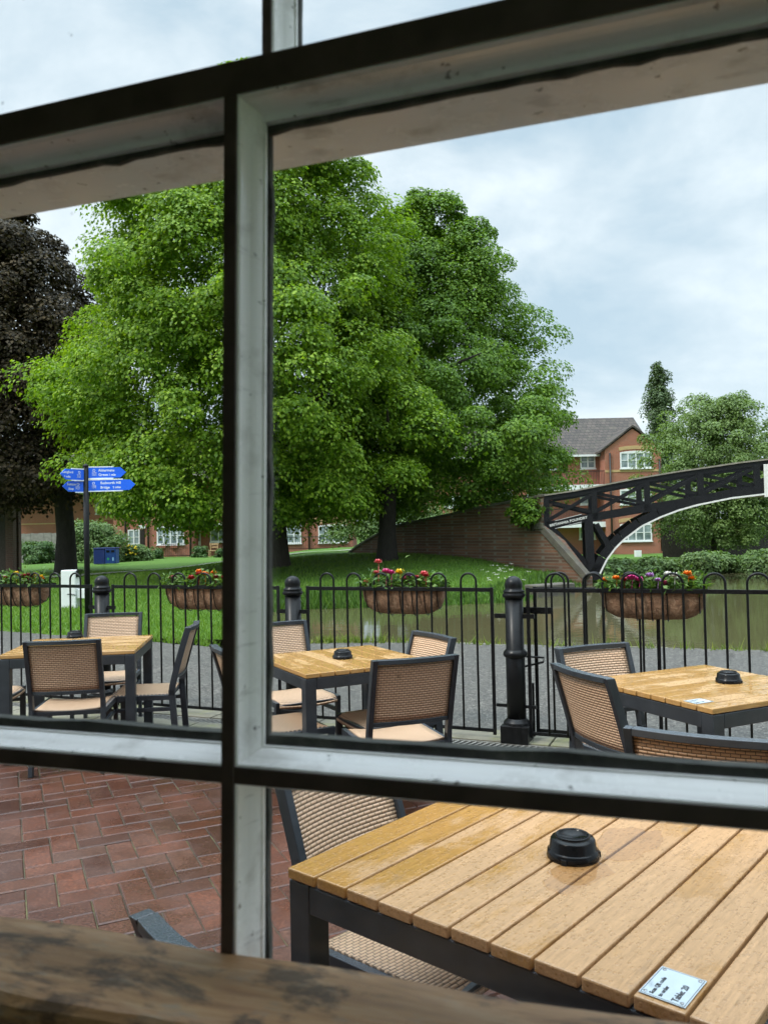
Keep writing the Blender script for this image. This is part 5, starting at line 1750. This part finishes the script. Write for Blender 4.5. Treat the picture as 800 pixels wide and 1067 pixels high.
m = MB()
for u in (170, 182): A = at(u, 569.5, YH) - fl.location; m.bx(A.x - 0.22, A.x + 0.22, A.y - 0.25, A.y - 0.06, A.z - 0.10, A.z + 0.06)
m.build('window_box', M_simple('terracotta', (0.25, 0.09, 0.05), 0.8), fl)
m = MB(); q = at(127, 561, YH + 0.8) - fl.location
m.lathe([(0.0, 0.0), (0.16, 0.02), (0.27, 0.08)], 14); dsh = m.build('satellite_dish', M_simple('grey_dish', (0.32, 0.32, 0.33), 0.5), fl); dsh.location = q; dsh.rotation_euler = (math.pi / 2, 0, 0.5)

f2 = thing('brick_flats', 'red brick end house with two white windows right of the window bar', 'building', (hx(320), YH, -0.2))
wallbox(f2, 262.6, 367, -0.6, 5.4, YH, 9, HB)
gable_roof(f2, 262.6, 367, YH, 9, 5.4, 8.8, TILE)
house_window(f2, 291, 314, 548.5, 566, YH, 3, 2); house_window(f2, 331.5, 362, 548, 565, YH, 4, 2)
house_window(f2, 291, 314, 516, 532, YH, 3, 2); house_window(f2, 331.5, 362, 516, 532, YH, 4, 2)
band(f2, 262.6, 367, 540.5, YH); downpipe(f2, 322, YH, 5.3)
m = MB(); m.lathe([(0.0, 0.0), (0.14, 0.02), (0.24, 0.07)], 14); dsh = m.build('satellite_dish', M_simple('dark_dish', (0.12, 0.12, 0.13), 0.5), f2); dsh.location = at(315, 545.5, YH - 0.2) - f2.location; dsh.rotation_euler = (math.pi / 2, 0, -0.4)
# iron garden railings in front of the houses
for (u0, u1, Y, l) in ((277, 367, 53.5, 'thin black garden railings before the brick end house'), (168, 200, 53.5, 'thin black garden railings below the arched window')):
    xa, xb = hx(u0, Y), hx(u1, Y); zb = gz((xa + xb) / 2, Y)
    o = thing('garden_railing', l, 'railing', (xa, Y, zb), 0, 'garden railings')
    m = MB(); m.bx(0, xb - xa, -0.015, 0.015, 0.86, 0.90); m.bx(0, xb - xa, -0.015, 0.015, 0.10, 0.14); m.build('rails', DARKM, o)
    m = MB(); k = 0.0
    while k < xb - xa: m.bx(k - 0.008, k + 0.008, -0.008, 0.008, 0, 0.95); k += 0.13
    m.build('bars', DARKM, o)
# small wooden garden chair by the white door
q = at(222.5, 576, 54.5)
o = thing('garden_chair', 'small pale wooden garden chair beside the white house door', 'chair', (q.x, q.y, gz(q.x, q.y)))
PINE = M_simple('pale_wood', (0.38, 0.25, 0.13), 0.7, 0.2, 10)
m = MB(); m.box((0, 0, 0.42), (0.55, 0.5, 0.05)); m.build('seat', PINE, o)
m = MB(); m.box((0, 0.24, 0.85), (0.62, 0.04, 0.14)); m.box((0, 0.24, 0.65), (0.55, 0.03, 0.10)); m.build('backrest', PINE, o)
for sx in (-.24, .24):
    for sy, hh_ in ((-.22, 0.42), (.24, 0.92)): m = MB(); m.box((sx, sy - 0.03, hh_ / 2), (0.06, 0.05, hh_)); m.build('leg', PINE, o)
# timber fence far left
q0 = at(12, 582, 47); q1 = at(62, 582, 47)
o = thing('timber_fence', 'grey weathered timber fence at far left behind the bush', 'fence', (q0.x, 47, gz(q0.x, 47)))
GREYW = M_simple('weathered_board', (0.24, 0.22, 0.20), 0.85, 0.25, 6)
m = MB(); k = 0
while k < q1.x - q0.x: m.box((k, random.uniform(-.01, .01), 0.85 + random.uniform(-.02, .02)), (0.145, 0.03, 1.7)); k += 0.15
m.build('boards', GREYW, o)
m = MB(); m.bx(-0.1, q1.x - q0.x + .1, 0.02, 0.09, 0.3, 0.4); m.bx(-0.1, q1.x - q0.x + .1, 0.02, 0.09, 1.3, 1.4); m.build('rails', GREYW, o)
# brick shelter at the far left edge
q = at(-16, 602, 32.5); zb = gz(q.x, q.y)
o = thing('brick_shelter', 'dark brick shelter with a pier at the left picture edge', 'shelter', (q.x, q.y, zb))
DB = mat_brickwall('dark_pier_brick', (0.13, 0.06, 0.042), (0.10, 0.05, 0.038), (0.12, 0.10, 0.085), 0.3)
xr = at(14, 600, 32.5).x - q.x; xl = at(6, 600, 32.5).x - q.x
m = MB(); m.bx(xl, xr, 0, 0.3, -0.2, 2.7); m.build('pier', DB, o)
m = MB(); m.bx(-1.5, xl - 0.002, 0.25, 0.32, -0.2, 2.7); m.build('door', M_simple('dark_timber_door', (0.03, 0.022, 0.016), 0.7), o)
m = MB(); m.bx(-1.5, xr, 0.501, 0.75, -0.2, 2.7); m.build('wall', DB, o)
m = MB(); m.bx(-1.6, xr + 0.1, -0.2, 0.9, 2.701, 2.9); m.build('roof', TILE, o)

# right house
YR = 56.0
hr = thing('gabled_house', 'tall red brick gabled flats beyond the iron bridge', 'building', (hx(650, YR), YR, -0.45))
ZE = hz(472.5, 610, YR)
wallbox(hr, 436, 632, -1.0, ZE, YR + 1.6, 9.5, HB)
wallbox(hr, 632, 690.5, -1.0, hz(468, 660, YR), YR, 10, HB)
gable_roof(hr, 430, 676, YR + 1.6, 9.0, ZE + 0.05, hz(433, 650, YR + 5), TILE, 0.5)
# front gable over the projecting bay
gx0, gx1 = hx(632, YR), hx(690.5, YR); gm = hx(661.5, YR); ze_ = hz(468, 660, YR); za = hz(446.5, 661, YR)
m = MB(); m.extr([Vector((gx0, YR, ze_ + 0.002)) - hr.location, Vector((gx1, YR, ze_ + 0.002)) - hr.location, Vector((gm, YR, za)) - hr.location], (0, 0.3, 0)); m.build('gable', HB, hr)
m = MB()
for (xa, za_, xb, zb_) in ((gx0 - 0.35, ze_ - 0.2, gm, za + 0.12), (gx1 + 0.35, ze_ - 0.2, gm, za + 0.12)):
    a = Vector((xa, YR - 0.12, za_)) - hr.location; b = Vector((xb, YR - 0.12, zb_)) - hr.location
    m.extr([a, b, b + Vector((0, 0, 0.14)), a + Vector((0, 0, 0.14))], (0, 6.5, 0))
m.build('roof', TILE, hr)
m = MB(); m.bx(hx(430, YR) - hr.location.x, hx(631, YR) - hr.location.x, 1.6 - 0.52 - 0.14, 1.6 - 0.52, ZE - 0.12 - hr.location.z, ZE + 0.02 - hr.location.z); m.build('gutter', UPVC, hr)
for (v0, v1) in ((471.5, 487.5), (510.5, 525), (546.5, 563.5)):
    house_window(hr, 645.5, 679, v0, v1, YR, 4, 2)
for v in (490.3,): band(hr, 632, 690.5, v, YR, 0.16)
Yb = YR + 1.6
house_window(hr, 604, 620, 474.5, 488, Yb, 2, 2, False); house_window(hr, 604, 621, 514, 525.5, Yb, 2, 2, False); house_window(hr, 603, 620, 548, 561.5, Yb, 2, 2, False)
for (u0, u1, v0, v1) in ((463, 488, 517, 528.5), (512, 534, 512, 526), (548, 566, 515, 526), (470, 492, 478, 492), (520, 540, 477, 490), (560, 580, 476, 489), (463, 488, 550, 564), (512, 534, 549, 563)):
    house_window(hr, u0, u1, v0, v1, Yb, 3, 2, False)
# balconies with white slabs
for v in (506, 545):
    m = MB(); A = at(560, v, YR + 0.2) - hr.location; B = at(632, v + 4, YR + 0.2) - hr.location; m.bx(A.x, B.x - 0.02, A.y, A.y + 1.38, B.z, A.z); bal = m.build('balcony', UPVC, hr)
    m = MB(); k = A.x
    while k < B.x - 0.05: m.bx(k - 0.012, k + 0.012, A.y + 0.02, A.y + 0.045, A.z, A.z + 0.9); k += 0.11
    m.bx(A.x, B.x - 0.02, A.y + 0.01, A.y + 0.055, A.z + 0.9, A.z + 0.95); m.build('balustrade', DARKM, bal)
downpipe(hr, 637, YR, ZE); downpipe(hr, 688.5, YR, ZE - 0.5)
for u, l in ((664.5, 'small white box by the canal-side garden of the gabled house'), (694.5, 'white box at the right corner of the gabled house')):
    q = at(u, 579, 50); o = thing('white_planter', l, 'planter', (q.x, q.y, gz(q.x, q.y)), 0, 'white planters by the gabled house')
    m = MB(); m.box((0, 0, 0.20), (0.36, 0.36, 0.4)); m.build('box', UPVC, o, 0.02)
    m = MB(); m.box((0, 0, 0.405), (0.30, 0.30, 0.02)); m.build('soil', M_simple('soil', (0.03, 0.02, 0.015), 0.9), o)
# dark timber fence behind the willow
q0 = at(692, 585, 40); q1 = at(850, 585, 40)
o = thing('timber_fence', 'dark timber fence behind the willow and the right hand hedge', 'fence', (q0.x, 40, gz(q0.x, 40)))
m = MB(); k = 0
DKW = M_simple('dark_stained_board', (0.035, 0.028, 0.024), 0.8, 0.3, 6)
while k < q1.x - q0.x: m.box((k, random.uniform(-.01, .01), 0.9 + random.uniform(-.02, .02)), (0.145, 0.03, 1.9)); k += 0.15
m.build('boards', DKW, o)
m = MB(); m.bx(-0.1, q1.x - q0.x + .1, 0.02, 0.09, 0.3, 0.4); m.bx(-0.1, q1.x - q0.x + .1, 0.02, 0.09, 1.4, 1.5); m.build('rails', DKW, o)

# ------------------------------------------------------------------ light
SUN_EL, SUN_AZ = 50.0, None
sdir = Vector((-0.62, -0.34, 0.0)).normalized()           # horizontal direction towards the sun: from the left, a little behind
el = R_(50)
tosun = Vector((sdir.x * math.cos(el), sdir.y * math.cos(el), math.sin(el)))
sd_ = bpy.data.lights.new('sun', 'SUN'); sun = bpy.data.objects.new('sun', sd_); COL.objects.link(sun)
sd_.energy = 1.5; sd_.angle = R_(10); sd_.color = (1.0, 0.955, 0.88)
sun.rotation_euler = tosun.to_track_quat('Z', 'Y').to_euler()
sun.location = (0, 0, 40)

w = bpy.data.worlds.new("World"); scene.world = w; w.use_nodes = True
nt_ = w.node_tree; N = nt_.nodes; Lk = nt_.links
bg = N['Background']; bg.inputs['Strength'].default_value = 0.10
sky = N.new('ShaderNodeTexSky'); sky.sky_type = 'NISHITA'; sky.sun_disc = False
sky.sun_elevation = el; sky.sun_rotation = math.atan2(tosun.x, tosun.y); sky.air_density = 1.0; sky.dust_density = 1.2; sky.ozone_density = 1.2
tc = N.new('ShaderNodeTexCoord')
mp = N.new('ShaderNodeMapping'); mp.inputs['Scale'].default_value = (1.0, 1.0, 1.7); mp.inputs['Location'].default_value = (0.35, 0.2, 0.1)
Lk.new(tc.outputs['Generated'], mp.inputs['Vector'])
n1 = N.new('ShaderNodeTexNoise'); n1.inputs['Scale'].default_value = 4.2; n1.inputs['Detail'].default_value = 8; n1.inputs['Roughness'].default_value = 0.58; n1.inputs['Distortion'].default_value = 0.25
Lk.new(mp.outputs[0], n1.inputs['Vector'])
cr = N.new('ShaderNodeValToRGB'); Lk.new(n1.outputs['Fac'], cr.inputs['Fac'])
els = cr.color_ramp.elements
els[0].position = 0.36; els[0].color = (5.7, 7.3, 8.5, 1)
els[1].position = 0.68; els[1].color = (9.7, 10.7, 11.3, 1)
e = els.new(0.50); e.color = (7.4, 8.7, 9.6, 1)
mx = N.new('ShaderNodeMix'); mx.data_type = 'RGBA'; mx.inputs[0].default_value = 0.86
Lk.new(sky.outputs[0], mx.inputs[6]); Lk.new(cr.outputs[0], mx.inputs[7])
# an overcast sky is brighter overhead than at the horizon
sx = N.new('ShaderNodeSeparateXYZ'); Lk.new(tc.outputs['Generated'], sx.inputs[0])
mr = N.new('ShaderNodeMapRange'); mr.interpolation_type = 'SMOOTHSTEP'
for k_, v_ in (('From Min', 0.56), ('From Max', 0.95), ('To Min', 0.64), ('To Max', 3.6)): mr.inputs[k_].default_value = v_
Lk.new(sx.outputs[2], mr.inputs['Value'])
vm = N.new('ShaderNodeVectorMath'); vm.operation = 'SCALE'; Lk.new(mx.outputs[2], vm.inputs[0]); Lk.new(mr.outputs['Result'], vm.inputs['Scale'])
Lk.new(vm.outputs[0], bg.inputs['Color'])

vs_ = scene.view_settings
vs_.view_transform = 'Standard'; vs_.look = 'None'; vs_.exposure = 0.85; vs_.gamma = 1.0; vs_.use_curve_mapping = False
cy = scene.cycles
cy.max_bounces = 8; cy.diffuse_bounces = 4; cy.glossy_bounces = 3; cy.transmission_bounces = 4; cy.transparent_max_bounces = 16
cy.sample_clamp_indirect = 6.0; cy.use_adaptive_sampling = True; cy.adaptive_threshold = 0.015
cy.use_denoising = True
try:
    cy.denoiser = 'OPENIMAGEDENOISE'
except Exception:
    pass
cy.caustics_reflective = False; cy.caustics_refractive = False
